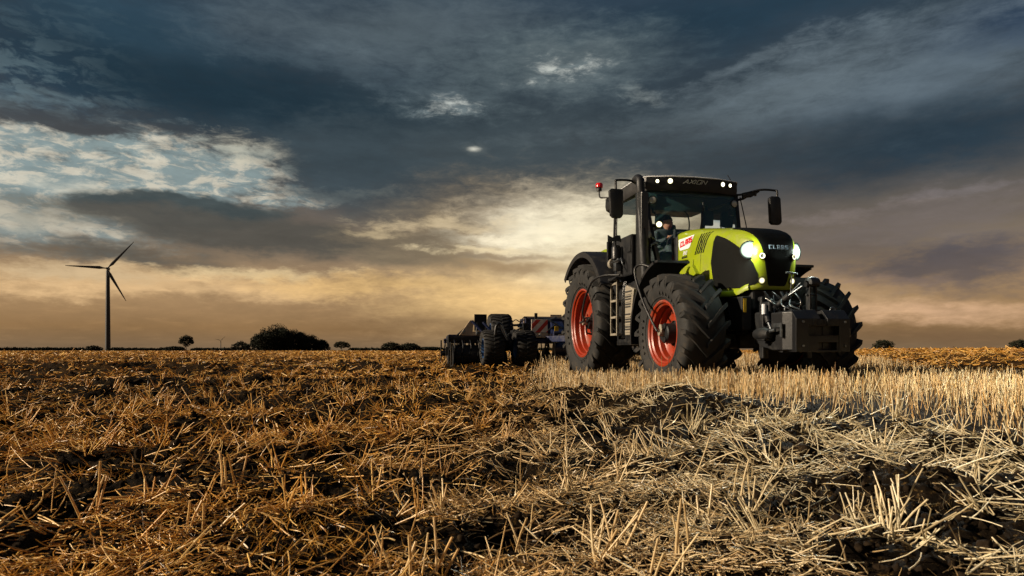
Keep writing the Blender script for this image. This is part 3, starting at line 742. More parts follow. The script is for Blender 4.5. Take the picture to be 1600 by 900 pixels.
# ------------------------------------------------------------------ the tractor
YAW = 0.219
ROT = math.atan2(-math.cos(YAW), math.sin(YAW))
tractor = empty('tractor', (2.484, 11.548, -.008), ROT)
tag(tractor, 'large lime green and black tractor with red rims and lit headlights standing on the stubble', 'tractor')
WB = 2.99
def wheel(parent, a, l_out, R, W, rr, N, side, hub, delta, name='wheel'):
    """side +1: near (left in the photo). The outer face lies at l = side * l_out"""
    cl = side * (l_out - W * .5)
    w = empty(name, V(a, cl, R), 0, parent)
    g = G(); prof = [(rr - .01, .36), (rr + .02, .405), (rr + .06, .44), (rr + (R - rr) * .38, .492), (rr + (R - rr) * .58, .497), (R - .12, .485), (R - .075, .455), (R - .048, .40), (R - .042, .2), (R - .042, 0)]
    prof = [(r, o * W) for r, o in prof]; prof = prof + [(r, -o) for r, o in prof[-2::-1]]
    g.lathe(prof, seg=96)
    # raised rings and lettering-like ribs on the sidewall
    g.lathe([(rr + .065, .452 * W), (rr + .07, .463 * W), (rr + .085, .468 * W), (rr + .09, .46 * W)], seg=96)
    for s in (1, -1):
        for k in range(N):
            ph0 = 2 * math.pi * (k + (0 if s > 0 else .5)) / N
            st = []
            #        o/W   rb      rt      otip  t
            for (o, rb, rt, dt, hw) in ((.500, R - .175, R - .135, -.02, .020), (.520, R - .13, R - .055, -.015, .024), (.522, R - .10, R - .015, 0, .026), (.455, R - .07, R, .10, .030), (.30, R - .07, R + .004, .36, .027), (.14, R - .07, R + .006, .70, .026), (-.015, R - .07, R + .006, 1.0, .024)):
                ph = ph0 + dt * delta / R
                st.append((s * o * W, rb, rt, ph, hw))
            pts = []
            for (o, rb, rt, ph, hw) in st:
                for (r, q) in ((rb, -1.35), (rt, -1), (rt, 1), (rb, 1.35)):
                    p = ph + q * hw / R
                    pts.append(V(r * math.sin(p), o, r * math.cos(p)))
            n = len(st); fs = [(i * 4 + j, i * 4 + j + 1, i * 4 + j + 5, i * 4 + j + 4) for i in range(n - 1) for j in range(3)] + [(0, 1, 2, 3), tuple((n - 1) * 4 + j for j in (3, 2, 1, 0))]
            g.quadset(pts, fs)
    # moulded block marks on the outer sidewall
    for k in range(36):
        if k % 12 in (0, 1, 2, 3, 4, 5):
            ph = 2 * math.pi * k / 36; r0, r1 = rr + .11, rr + .145
            o = side * .4935 * W
            pts = [V(r * math.sin(ph + q), oo, r * math.cos(ph + q)) for oo in (o, o + side * .007) for r in (r0, r1) for q in (-.028, .028)]
            g.quadset(pts, [(0, 1, 3, 2), (4, 6, 7, 5), (0, 4, 5, 1), (2, 3, 7, 6), (0, 2, 6, 4), (1, 5, 7, 3)])
    g.out('tyre', 'tyre', w, 38)
    g = G(); S = side
    pr = [(rr + .03, .405), (rr + .035, .42), (rr + .012, .428), (rr - .004, .41), (rr - .012, .37), (rr - .035, .345), (rr - .040, .22), (rr - .060, .20), (rr - .064, .08), (rr - .09, .05), (rr * .62, .03), (rr * .55, .06), (.0, .06)]
    g.lathe([(r, S * o * W) for r, o in pr], seg=72)
    g.lathe([(rr + .03, -S * .405 * W), (rr + .012, -S * .428 * W), (rr - .06, -S * .3 * W), (rr - .062, S * .05 * W)], seg=72)
    # stiffening notches round the disc
    for k in range(8):
        t = 2 * math.pi * (k + .5) / 8; c, s_ = math.cos(t), math.sin(t); q = rr * .78
        g.tube([(q * s_, S * .045 * W, q * c), (q * s_, S * .075 * W, q * c)], .022, 10)
    g.out('rim', 'red', w, 35)
    g = G()
    if hub == 'front':
        g.lathe([(.17, S * .05 * W), (.17, S * .12 * W), (.135, S * .15 * W), (.13, S * .36 * W), (.115, S * .385 * W), (0, S * .385 * W)], seg=36)
        for k in range(10):
            t = 2 * math.pi * k / 10; g.tube([(.153 * math.sin(t), S * .11 * W, .153 * math.cos(t)), (.153 * math.sin(t), S * .17 * W, .153 * math.cos(t))], .012, 6)
        for k in range(3):
            t = 2 * math.pi * k / 3 + .5; g.lathe([(0, S * .42 * W), (.034, S * .415 * W), (.038, S * .39 * W), (.038, S * .36 * W)], c=(.10 * math.sin(t), 0, .10 * math.cos(t)), seg=16)
    else:
        g.lathe([(.20, S * .05 * W), (.20, S * .10 * W), (.12, S * .12 * W), (.10, S * .26 * W), (0, S * .26 * W)], seg=36)
        for k in range(10):
            t = 2 * math.pi * k / 10; g.tube([(.165 * math.sin(t), S * .09 * W, .165 * math.cos(t)), (.165 * math.sin(t), S * .13 * W, .165 * math.cos(t))], .014, 6)
        for k in range(3):
            t = 2 * math.pi * k / 3 + 1.1; g.tube([(0, S * .30 * W, 0), (.17 * math.sin(t), S * .28 * W, .17 * math.cos(t)), (.20 * math.sin(t), S * .12 * W, .20 * math.cos(t))], .018, 8)
    g.out('hub', 'dark', w, 35)
    # rotary feed of the tyre pressure system
    g = G(); o0 = S * (.42 if hub == 'front' else .33) * W
    g.lathe([(0, o0 + S * .05), (.035, o0 + S * .045), (.042, o0), (.042, o0 - S * .04)], seg=20); 
    g.prism([(-.03, -.03), (.03, -.03), (.052, .05), (.03, .11), (-.02, .12), (-.05, .05)], o0 + S * .005, o0 + S * .03, .006)
    g.out('pressure_valve', 'rack', w, 40)
    return w
RR, RF = 1.03, .775
wheel(tractor, 0, 1.33, RR, .66, .572, 22, 1, 'rear', .34)
wheel(tractor, 0, 1.33, RR, .66, .572, 22, -1, 'rear', .34)
wheel(tractor, WB, 1.235, RF, .58, .405, 20, 1, 'front', .30)
wheel(tractor, WB, 1.22, RF, .58, .405, 20, -1, 'front', .30)

# fenders
def fender(name, c, R, a0, a1, l0, l1, mat, thick=.025, lip=.05, parent=tractor, seg=28):
    g = G(); sgn = 1 if l1 > l0 else -1
    prof = [(R - lip, l1), (R - .01, l1), (R + .004, l1 - sgn * .03), (R + .012, (l0 + l1) / 2), (R + .004, l0), (R + .004 - thick, l0), (R + .012 - thick, (l0 + l1) / 2), (R - thick - .004, l1 - sgn * .03), (R - lip, l1 - sgn * .014), (R - lip, l1)]
    g.lathe(prof, c=c, arc=(math.radians(a0), math.radians(a1)), seg=seg)
    es = [e for e in g.bm.edges if e.is_boundary]
    try: bmesh.ops.holes_fill(g.bm, edges=es, sides=20)
    except Exception: pass
    return g.out(name, mat, parent, 40)
for s in (1, -1):
    fender('front_fender', (WB, 0, RF), 1.0, -98, -12, s * .71, s * 1.22, 'black', thick=.035)
    # slight flat visor at the front end of each front fender
    g = G(); g.box(WB - .22, WB - .12, s * .72, s * 1.20, RF + .945, RF + .985, .014); g.out('fender_visor', 'black', tractor)
    g = G(); g.tube([(WB - .35, s * .3, 1.2), (WB - .5, s * .55, 1.45), (WB - .45, s * .62, 1.62)], .035, 8); g.out('fender_bracket', 'dark', tractor, 40)
    fender('rear_fender', (0, 0, RR), 1.25, -46, 62, s * .66, s * 1.33, 'black', lip=.10)
    g = G(); g.lathe([(1.21, s * .52), (1.315, s * .53), (1.33, s * .60), (1.315, s * .86), (1.245, s * .90)], c=(0, 0, RR), arc=(math.radians(-50), math.radians(52)), seg=28)
    g.out('inner_fender', 'green', tractor, 40)
# ---- chassis, axles, engine block
g = G(); g.box(-.55, 2.3, -.28, .28, .62, 1.25, .03); g.box(2.2, 3.72, -.21, .21, .78, 1.22, .03); g.box(2.0, 3.35, -.31, .31, 1.15, 1.72, .04); g.box(2.05, 3.2, -.28, .28, 1.7, 1.95, .03)
g.out('chassis', 'dark', tractor)
g = G(); g.tube([(0, -1.0, RR), (0, 1.0, RR)], .13, 20); g.lathe([(.0, -.5), (.30, -.45), (.34, -.3), (.34, .3), (.30, .45), (0, .5)], c=(0, 0, RR), seg=32); g.out('rear_axle', 'dark', tractor, 40)
g = G(); g.box(WB - .13, WB + .13, -.72, .72, RF - .08, RF + .13, .03); g.box(WB - .2, WB + .24, -.2, .2, RF - .2, RF + .16, .04)
for s in (1, -1):
    g.lathe([(0, s * .55), (.13, s * .56), (.17, s * .62), (.17, s * .72), (.12, s * .78), (0, s * .80)], c=(WB, 0, RF), seg=24)
    g.tube([(WB + .22, s * .12, RF + .02), (WB + .2, s * .6, RF + .04)], .032, 10)
    g.box(WB - .3, WB + .5, s * .24, s * .34, RF - .02, RF + .18, .02)
g.out('front_axle', 'dark', tractor, 40)
for s in (1, -1):   # suspension cylinders
    g = G(); g.tube([(WB + .18, s * .26, .78), (WB + .1, s * .29, 1.2)], .045, 12); g.tube([(WB + .2, s * .255, .68), (WB + .18, s * .26, .80)], .022, 10); g.out('suspension_cylinder', 'grey', tractor, 40)
g = G(); g.box(.75, 1.98, .50, 1.02, .62, 1.62, .06); g.out('fuel_tank', 'dark', tractor)
g = G(); g.box(.75, 1.98, -1.02, -.50, .62, 1.62, .06); g.out('battery_box', 'dark', tractor)
# ---- hood: one smooth body, flat sides running into a rounded nose
A0, ANOSE, P_, Q_, R_ = 3.22, 3.76, 3.1, 4.8, 3.2
def hood_B(a): return float(np.interp(a, [2.0, 2.6, 3.1, 3.5, 3.8], [.455, .45, .425, .385, .345]))
def hood_top(a): return float(np.interp(a, [2.0, 2.2, 2.5, 3.0, 3.25, 3.5, 3.8], [2.325, 2.325, 2.29, 2.20, 2.155, 2.105, 2.05]))
def hood_nose(h): return float(np.interp(h, [1.25, 1.45, 1.7, 2.1], [3.70, 3.74, 3.765, 3.765]))
def hood_rd(a): return float(np.interp(a, [2.0, 2.6, 3.2, 3.8], [.09, .15, .30, .38]))
def hood_F(p):
    a, l, h = p; x = max(0, (a - A0) / (hood_nose(h) - A0)); ht = hood_top(a); rd = hood_rd(a); z = max(0, (h - (ht - rd)) / rd)
    return x ** P_ + (abs(l) / hood_B(a)) ** Q_ + z ** R_ - 1
def hood_surf(a, l, h):
    """where the ray from the hood's core towards (a,l,h) leaves the body: point and outward normal"""
    qa = min(max(a, 1.9), A0); q = np.array([qa, 0, min(h, hood_top(qa) - .38)]); d = np.array([a, l, h]) - q
    lo, hi = 0.0, 4.0
    for _ in range(34):
        m = (lo + hi) / 2
        if hood_F(q + d * m) < 0: lo = m
        else: hi = m
    p = q + d * lo; e = 1e-3; n = np.array([(hood_F(p + np.eye(3)[i] * e) - hood_F(p - np.eye(3)[i] * e)) for i in range(3)]); n /= np.linalg.norm(n) + 1e-12
    return p, n
def hood_side(a, h, off=0.0, s=1):
    x = max(0, (a - A0) / (hood_nose(h) - A0)); rd = hood_rd(a); z = max(0, (h - (hood_top(a) - rd)) / rd)
    l = hood_B(a) * max(1e-4, 1 - x ** P_ - z ** R_) ** (1 / Q_); p = np.array([a, l, h]); e = 1e-3
    n = np.array([(hood_F(p + np.eye(3)[i] * e) - hood_F(p - np.eye(3)[i] * e)) for i in range(3)]); n /= np.linalg.norm(n) + 1e-12
    p = p + n * off; p[1] *= s; n[1] *= s
    return p, n
def hood_bottom(a): return float(np.interp(a, [2.0, 2.3, 2.45, 2.66, 2.82, 2.95, 3.35, 3.50, 3.60, 4.1], [1.88, 1.86, 1.79, 1.58, 1.36, 1.26, 1.235, 1.25, 1.30, 1.305]))
def grid_bm(bm, pts, mi=0):
    vs = [[bm.verts.new(V(*p)) for p in row] for row in pts]
    for i in range(len(vs) - 1):
        for j in range(len(vs[0]) - 1):
            try: bm.faces.new((vs[i][j], vs[i + 1][j], vs[i + 1][j + 1], vs[i][j + 1])).material_index = mi
            except ValueError: pass
    return vs
g = G(); TOP, SIDE, NOSE = 2.38, .62, 3.92
aa = list(np.linspace(2.0, 3.22, 26)) + list(np.linspace(3.25, NOSE, 18))
for s in (1, -1):
    grid_bm(g.bm, [[hood_surf(a, s * SIDE, hood_bottom(a) + (TOP - hood_bottom(a)) * t)[0] for t in np.linspace(0, 1, 26)] for a in aa])
grid_bm(g.bm, [[hood_surf(a, l, TOP)[0] for l in np.linspace(-SIDE, SIDE, 30)] for a in aa])
grid_bm(g.bm, [[hood_surf(NOSE, l, hood_bottom(NOSE) + (TOP - hood_bottom(NOSE)) * t)[0] for l in np.linspace(-SIDE, SIDE, 30)] for t in np.linspace(0, 1, 26)])
bmesh.ops.remove_doubles(g.bm, verts=g.bm.verts, dist=2e-4)
hood = g.out('hood', 'green', tractor, 60)
sm = hood.modifiers.new('shell', 'SOLIDIFY'); sm.thickness = .012; sm.offset = -1
# lower green sill under the side panel and round the nose: a proud band
for s in (1, -1):
    g = G()
    grid_bm(g.bm, [[hood_side(a, h, off, s)[0] for h, off in ((hb + .002, .001), (hb + .004, .022), (hb + .055, .026), (hb + .085, .002))] for a in np.linspace(2.9, 3.62, 22) for hb in (hood_bottom(a),)])
    g.out('hood_sill', 'green', tractor, 50)
def patch(name, rows, mat, off=.005, parent=tractor, thick=True):
    """rows of (point, normal) on the body, lifted by off, with a skirt so that the edge shows"""
    g = G(); P = [[p + n * off for p, n in r] for r in rows]; vs = grid_bm(g.bm, P)
    B = [[p - n * .004 for p, n in r] for r in rows]
    def skirt(A, Bq):
        va = A; vb = [g.bm.verts.new(V(*q)) for q in Bq]
        for i in range(len(va) - 1): g.bm.faces.new((va[i], va[i + 1], vb[i + 1], vb[i]))
    skirt(vs[0], B[0]); skirt(vs[-1], B[-1]); skirt([r[0] for r in vs], [r[0] for r in B]); skirt([r[-1] for r in vs], [r[-1] for r in B])
    return g.out(name, mat, parent, 50)
# big black mesh panel on each side
Lh = [(0, 3.05, 1.365), (.12, 2.985, 1.42), (.5, 2.915, 1.73), (.85, 2.975, 2.00), (1, 3.03, 2.085)]
Rh = [(0, 3.52, 1.335), (.05, 3.665, 1.36), (.12, 3.705, 1.40), (.35, 3.71, 1.50), (.7, 3.68, 1.63), (1, 3.60, 1.78)]
for s in (1, -1):
    rows = []
    for t in np.linspace(0, 1, 30):
        L0 = (np.interp(t, [x[0] for x in Lh], [x[1] for x in Lh]), np.interp(t, [x[0] for x in Lh], [x[2] for x in Lh]))
        R0 = (np.interp(t, [x[0] for x in Rh], [x[1] for x in Rh]), np.interp(t, [x[0] for x in Rh], [x[2] for x in Rh]))
        row = []
        for u in np.linspace(0, 1, 30):
            a = L0[0] + (R0[0] - L0[0]) * u; h = L0[1] + (R0[1] - L0[1]) * u + math.sin(u * math.pi) * .035 * t
            row.append(hood_side(a, h, 0, s))
        rows.append(row)
    patch('side_grille', rows, 'mesh', .006)
# black centre piece from the top of the hood down the nose
rows = []
cw = [(2.78, .02), (2.82, .20), (2.9, .28), (3.1, .315), (3.4, .30)]
nose_st = [('t', a, w) for a, w in [(2.80, .10), (2.84, .22), (2.92, .285), (3.05, .31), (3.15, .31), (3.22, .31)]]
for kind, a, w in nose_st: rows.append([hood_surf(a, l, hood_top(a) + .3) for l in np.linspace(-w, w, 26)])
def nose_pt(l, ang, h=None):
    q = np.array([A0, l, 1.68]); d = np.array([math.sin(ang), 0, math.cos(ang)]) if h is None else np.array([1.0, 0, 0])
    if h is not None: q[2] = h
    lo, hi = 0, 1.2
    for _ in range(34):
        m = (lo + hi) / 2
        if hood_F(q + d * m) < 0: lo = m
        else: hi = m
    p = q + d * lo; e = 1e-3; n = np.array([(hood_F(p + np.eye(3)[i] * e) - hood_F(p - np.eye(3)[i] * e)) for i in range(3)]); n /= np.linalg.norm(n) + 1e-12
    return p, n
rows = [[nose_pt(l, 0) if False else hood_surf(a, l, 2.6) for l in np.linspace(-w, w, 26)] for k_, a, w in nose_st[:-1]]
for deg, w in ((0, .305), (15, .30), (30, .29), (42, .28), (52, .265), (62, .245), (72, .225), (82, .205), (90, .19)): rows.append([nose_pt(l, math.radians(deg)) for l in np.linspace(-w, w, 26)])
for h, w in ((1.62, .18), (1.55, .165), (1.47, .148), (1.40, .132), (1.365, .12), (1.35, .105)): rows.append([nose_pt(l, 0, h) for l in np.linspace(-w, w, 26)])
patch('nose_grille', rows, 'mesh', .006)
# ---- lettering
BLK = {'C': [(0, 0, .26, 1), (.26, 0, .8, .24), (.26, .76, .8, 1)], 'L': [(0, 0, .26, 1), (.26, 0, .76, .24)],
       'A': [(0, 0, .26, 1), (.54, 0, .8, .94), (.26, .76, .7, 1), (.26, .30, .54, .48)],
       'S': [(0, 0, .8, .23), (.55, .23, .8, .40), (0, .40, .8, .61), (0, .61, .25, .77), (0, .77, .8, 1)]}
def block_text(g, txt, size, place, shear=0.0, adv=.92, thick=.004):
    """place(u, v) -> (point, normal) in metres along the baseline and up"""
    x = 0
    for ch in txt:
        for (x0, y0, x1, y1) in BLK[ch]:
            c = [(x0, y0), (x1, y0), (x1, y1), (x0, y1)]; c = [((x + p + shear * q) * size, q * size) for p, q in c]
            P = [place(u, v) for u, v in c]
            lo = [p + n * .0005 for p, n in P]; hi = [p + n * thick for p, n in P]
            g.quadset([V(*p) for p in lo + hi], [(4, 5, 6, 7), (0, 1, 5, 4), (1, 2, 6, 5), (2, 3, 7, 6), (3, 0, 4, 7)])
        x += adv
    return x
def seg_glyph(g, lines, place, wd, thick=.003):
    for (x0, y0), (x1, y1) in lines:
        d = np.array([x1 - x0, y1 - y0]); d = d / (np.linalg.norm(d) + 1e-9); n_ = np.array([-d[1], d[0]]) * wd * .5
        c = [(x0 - n_[0], y0 - n_[1]), (x1 - n_[0], y1 - n_[1]), (x1 + n_[0], y1 + n_[1]), (x0 + n_[0], y0 + n_[1])]
        P = [place(u, v) for u, v in c]; lo = [p + n * .0005 for p, n in P]; hi = [p + n * thick for p, n in P]
        g.quadset([V(*p) for p in lo + hi], [(4, 5, 6, 7), (0, 1, 5, 4), (1, 2, 6, 5), (2, 3, 7, 6), (3, 0, 4, 7)])
GL = {'A': [((0, 0), (.5, 1)), ((.5, 1), (.95, 0)), ((.3, .33), (.8, .33))], 'X': [((0, 0), (.95, 1)), ((0, 1), (.95, 0))], 'I': [((0, 0), (0, 1))],
      'O': [((.05, 0), (.9, 0)), ((.9, 0), (.9, 1)), ((.9, 1), (.05, 1)), ((.05, 1), (.05, 0))], 'N': [((0, 0), (0, 1)), ((0, 1), (.9, 0)), ((.9, 0), (.9, 1))],
      '8': [((0, 0), (.6, 0)), ((.6, 0), (.6, 1)), ((.6, 1), (0, 1)), ((0, 1), (0, 0)), ((0, .5), (.6, .5))], '5': [((0, 0), (.6, 0)), ((.6, 0), (.6, .5)), ((.6, .5), (0, .5)), ((0, .5), (0, 1)), ((0, 1), (.6, 1))],
      '0': [((0, 0), (.6, 0)), ((.6, 0), (.6, 1)), ((.6, 1), (0, 1)), ((0, 1), (0, 0))]}
# name on the nose: runs from the near side (left in the photo) to the far side
g = G(); size = .050
def pl_nose(u, v):
    l = .135 - u; h = 1.80 + v
    q = nose_pt(l, 0, h); return q[0] + q[1] * .010, q[1]
block_text(g, 'CLAAS', size, pl_nose, 0, 1.12); g.out('nose_lettering', 'blueprint', tractor)
# white plate with the name in red, rear of the hood side, and the lettering below it
for s in (1, -1):
    rows = [[hood_side(a0 + (a1 - a0) * u, h, 0, s) for u in np.linspace(0, 1, 8)] for h, a0, a1 in ((2.02, 2.10, 2.33), (2.04, 2.06, 2.37), (2.10, 2.04, 2.42), (2.19, 2.03, 2.50))]
    plate = patch('name_plate', rows, 'white', .005)
    g = G()
    def pl_side(u, v, s=s):
        a = (2.085 + u) if s > 0 else (2.46 - u); h = 2.065 + v + u * .09
        q = hood_side(a, h, .0055, s); return q
    block_text(g, 'CLAAS', .078, pl_side, .28, .90); g.out('plate_lettering', 'redprint', plate)
    g = G()
    for i, ch in enumerate('850'):
        seg_glyph(g, [tuple((2.17 + s * 0 + (i * .042 + x * .045 + y * .012) if s > 0 else 2.36 - (i * .042 + x * .045), 1.945 + y * .045) for x, y in L_) for L_ in GL[ch]], lambda u, v, s=s: hood_side(u, v, .002, s), .009)
    g.out('model_number', 'white', tractor)
    g = G(); seg_glyph(g, [((2.13 + k * .028, 1.90), (2.145 + k * .028, 1.928)) for k in range(6)] + [((2.13, 1.90), (2.29, 1.90))], lambda u, v, s=s: hood_side(u, v, .002, s), .010); g.out('hood_marking', 'black', tractor)
    for k in range(5):   # slanted cooling slots: frame proud, slot dark
        d = k * .052; rows = [[hood_side(a + d + .026 * u, h, 0, s) for u in (0, .5, 1)] for a, h in ((2.50, 1.90), (2.545, 1.98), (2.595, 2.06), (2.64, 2.12), (2.675, 2.165))]
        patch('vent_slot', rows, 'blackgloss', .004)
# folded cowling below the rear of the hood
for s in (1, -1):
    g = G(); g.box(2.02, 2.48, s * .30, s * .47, 1.70, 1.845, .015); g.prism([(2.40, 1.70), (2.50, 1.76), (2.62, 1.62), (2.56, 1.50), (2.46, 1.56)], s * .36, s * .50, .01); g.prism([(2.2, 1.55), (2.34, 1.60), (2.46, 1.74), (2.2, 1.74)], s * .38, s * .53, .01)
    g.out('side_cowling', 'green', tractor)
g = G(); g.box(1.80, 2.02, -.47, .47, 1.2, 2.255, .04); g.out('firewall', 'dark', tractor)
# ---- lamps
def lamp(name, p, n, r, mat, depth=.035, bez='black', lensname='lens', ring=None):
    p = V(*p); nv = V(*n).normalized(); M = Matrix.Translation(p) @ nv.to_track_quat('Z', 'Y').to_matrix().to_4x4()
    def lt(g, prof):
        seg = 24; rings = [[g.bm.verts.new(M @ Vector((rr_ * math.cos(2 * math.pi * k / seg), rr_ * math.sin(2 * math.pi * k / seg), o))) for rr_, o in prof] for k in range(seg)]
        for k in range(seg):
            for j in range(len(prof) - 1):
                g.bm.faces.new((rings[k][j], rings[k][j + 1], rings[(k + 1) % seg][j + 1], rings[(k + 1) % seg][j]))
        bmesh.ops.remove_doubles(g.bm, verts=g.bm.verts, dist=1e-5)
    g = G(); lt(g, [(0, -depth), (r * .75, -depth), (r * 1.14, -depth * .3), (r * 1.17, .008), (r * 1.02, .010), (r * .99, .001)]); o = g.out(name, bez, tractor, 50)
    g = G(); pr = [(0, .010), (r * .25, .0098), (r * .45, .009), (r * .6, .008), (r * .8, .0055), (r * .98, .002)] if ring is None else [(0, .001), (r * .66, .001)]
    lt(g, pr); lo_ = g.out(lensname, mat, o, 60); at_ = lo_.data.attributes.new('glow', 'FLOAT', 'POINT')
    for i_, v_ in enumerate(lo_.data.vertices): at_.data[i_].value = max(0.0, 1 - ((M.inverted() @ v_.co).xy.length / r))
    if ring is not None: g = G(); lt(g, [(r * .68, .003), (r * .82, .012), (r * .99, .003)]); g.out('light_ring', ring, o, 60)
    return o
for s in (1, -1):
    p, n = hood_side(3.63, 1.80, .004, s); n = n * .5 + np.array([1, 0, 0]) * .7
    p = p + np.array([.012, 0, 0]); lamp('headlight', p, n, .098, 'lamp_main', bez='blackgloss')
    L = bpy.data.lights.new('headlight_beam', 'SPOT'); Lo = bpy.data.objects.new('headlight_beam', L); COL.objects.link(Lo); Lo.parent = tractor
    L.energy = 700; L.spot_size = math.radians(92); L.spot_blend = .7; L.color = (.93, 1.0, .93); L.shadow_soft_size = .05
    Lo.location = V(*(p + n / np.linalg.norm(n) * .09)); Lo.rotation_euler = (-V(1, s * .12, -.12)).to_track_quat('Z', 'Y').to_euler()
    L = bpy.data.lights.new('headlight_spill', 'POINT'); Lo = bpy.data.objects.new('headlight_spill', L); COL.objects.link(Lo); Lo.parent = tractor
    L.energy = 6.5; L.color = (.82, 1.0, .86); L.shadow_soft_size = .04; Lo.location = V(*(p + n / np.linalg.norm(n) * .12))
    q = nose_pt(s * .22, 0, 1.715); lamp('running_light', q[0] + q[1] * .006, q[1] + np.array([.6, 0, 0]), .036, 'lens_off', bez='blackgloss', ring='lamp_ring')
    q = nose_pt(s * .21, 0, 1.415); lamp('fog_light', q[0] + q[1] * .010, q[1] + np.array([.6, 0, 0]), .042, 'lamp_fog', bez='blackgloss')
# nose underside and hydraulics behind the front linkage
g = G(); g.box(3.35, 3.64, -.28, .28, 1.05, 1.34, .03); g.box(3.6, 3.86, -.2, .2, .95, 1.15, .03); g.box(3.70, 3.90, -.30, .30, .62, 1.02, .03); g.box(3.86, 3.94, -.34, -.26, .45, 1.10, .015); g.box(3.86, 3.94, .26, .34, .45, 1.10, .015)
g.box(3.9, 3.96, -.26, .26, .92, 1.02, .01); g.out('front_linkage_frame', 'dark', tractor)
rs = np.random.default_rng(4)
g = G()
for k in range(11):
    l0 = rs.uniform(-.24, .30); l1 = rs.uniform(-.25, .32); h0 = rs.uniform(1.12, 1.27); h1 = rs.uniform(.75, 1.05)
    g.tube([(3.86, l0, h0), (3.98, (l0 + l1) / 2 + rs.uniform(-.05, .05), (h0 + h1) / 2), (3.95, l1, h1), (3.88, l1, h1 - .1)], .011, 8, smoothpath=6)
g.out('hydraulic_hoses', 'blackgloss', tractor, 60)
for k in range(16):
    l0 = rs.uniform(-.2, .33); h0 = rs.uniform(.72, 1.22); g = G(); g.tube([(3.89, l0, h0), (3.965 + rs.uniform(0, .02), l0, h0)], .010 + rs.uniform(0, .008), 8); g.out('hose_coupling', 'steel', tractor, 60)
g = G(); g.tube([(3.99, .36, .98), (3.99, .36, 1.10)], .026, 12); g.out('oil_filter', 'white', tractor, 60)
g = G(); g.box(3.40, 3.68, .32, .45, .80, 1.22, .015); o = g.out('hydraulic_block', 'dark', tractor)
g = G(); g.box(3.681, 3.685, .395, .435, 1.02, 1.19, 0); g.out('warning_sticker', 'yellow', o)
for s in (1, -1):
    g = G(); g.prism([(3.86, .80), (3.95, .84), (4.30, .66), (4.38, .60), (4.32, .52), (3.9, .60)], s * .30, s * .35, .01); g.out('lower_link_arm', 'dark', tractor)
    g = G(); g.lathe([(0, s * .52), (.40, s * .52), (.43, s * .60), (.42, s * .68), (.30, s * .72), (.0, s * .72)], c=(WB, 0, RF), seg=40); g.out('rim_shade_disc', 'dark', tractor, 40)  # dark disc added to stand in for the shade inside the front rims
for s in (1, -1):
    g = G(); g.tube([(3.93, s * .30, 1.05), (4.02, s * .32, .88)], .034, 12); g.tube([(4.02, s * .32, .88), (4.16, s * .33, .68)], .018, 10, mi=1); g.out('lift_cylinder', [MAT['dark'], MAT['steel']], tractor, 50)
g = G(); g.tube([(3.92, .16, 1.06), (4.10, .10, 1.20)], .036, 12); g.tube([(4.10, .10, 1.20), (4.22, .01, 1.30)], .014, 10, mi=1); g.tube([(3.99, .12, 1.14), (4.20, .02, 1.34)], .006, 8, mi=1); g.out('top_link', [MAT['dark'], MAT['steel']], tractor, 50)
g = G(); g.tube([(3.96, -.02, 1.20), (3.99, -.02, 1.47), (4.0, .02, 1.475)], .007, 8); g.tube([(3.99, .06, 1.485), (3.99, -.10, 1.47)], .012, 8); g.out('release_handle', 'steel', tractor, 50)
# coupler block left of the weight
g = G(); g.lathe([(0, .16), (.05, .15), (.07, .10), (.075, 0), (.06, -.1), (0, -.1)], c=(4.10, .46, .74), seg=20, axis='a'); g.box(4.05, 4.20, .36, .50, .66, .80, .012); g.out('link_coupler', 'dark', tractor, 50)
g = G(); g.box(4.36, 4.39, .395, .412, .70, .86, .003); g.box(4.24, 4.36, .398, .41, .81, .86, .003); g.tube([(4.20, .47, .76), (4.32, .44, .78)], .02, 8); g.out('coupler_bracket', 'steel', tractor)
# ---- front weight
weight = empty('front_weight', V(4.0, 0, .5), 0, tractor); weight.location = V(0, 0, 0)
g = G()
def slab(g, l0, l1, a0, a1, h0, h1, ch=.09, bev=.008): g.prism([(a0, h0), (a1 - .015, h0), (a1, h0 + .03), (a1, h1 - ch), (a1 - ch * .95, h1), (a0, h1)], l0, l1, bev)
slab(g, .0, .315, 4.20, 4.44, .53, 1.0, .05); slab(g, -.375, -.085, 4.20, 4.44, .53, 1.0, .05); g.box(4.2, 4.43, -.09, .01, .53, .965, .006)
# face built round a recess
for (l0, l1, h0) in ((.155, .318, .53), (-.378, -.232, .53), (.004, .157, .825), (-.234, -.083, .825)):
    g.prism([(4.40, h0), (4.522, h0), (4.522, .905), (4.43, 1.008), (4.40, 1.008)], l0, l1, .006)
g.box(4.40, 4.51, -.085, .006, .825, .90, .004)
for (l0, l1, h0, h1) in ((-.234, .157, .64, .715), (-.234, -.205, .53, .65), (.03, .157, .53, .65), (-.21, .04, .53, .555)):
    g.box(4.40, 4.518, l0, l1, h0, h1, .006)
g.box(4.515, 4.530, -.235, .16, .716, .722, .002)
g.prism([(4.06, .40), (4.36, .345), (4.36, .50), (4.06, .52)], .60, .99, .008, axis='h') if False else None
g.prism([(4.18, .315), (4.465, .315), (4.36, .375), (4.18, .40)], .55, .985, .012, axis='h')
g.out('weight_block', 'grey', weight)
g = G(); block_text(g, 'CLAAS', .042, lambda u, v: (np.array([4.5225, .10 - u, .842 + v]), np.array([1.0, 0, 0])), 0, 1.15, .003); g.out('cast_lettering', 'dark', weight)
g = G(); g.box(4.47, 4.50, -.40, -.376, .70, .80, .004); g.out('side_pin', 'rack', weight)
g = G()
for l in (-.155, -.075): g.box(4.18, 4.25, l - .010, l + .010, .95, 1.30, .004)
g.out('top_link_bracket', 'dark', weight)
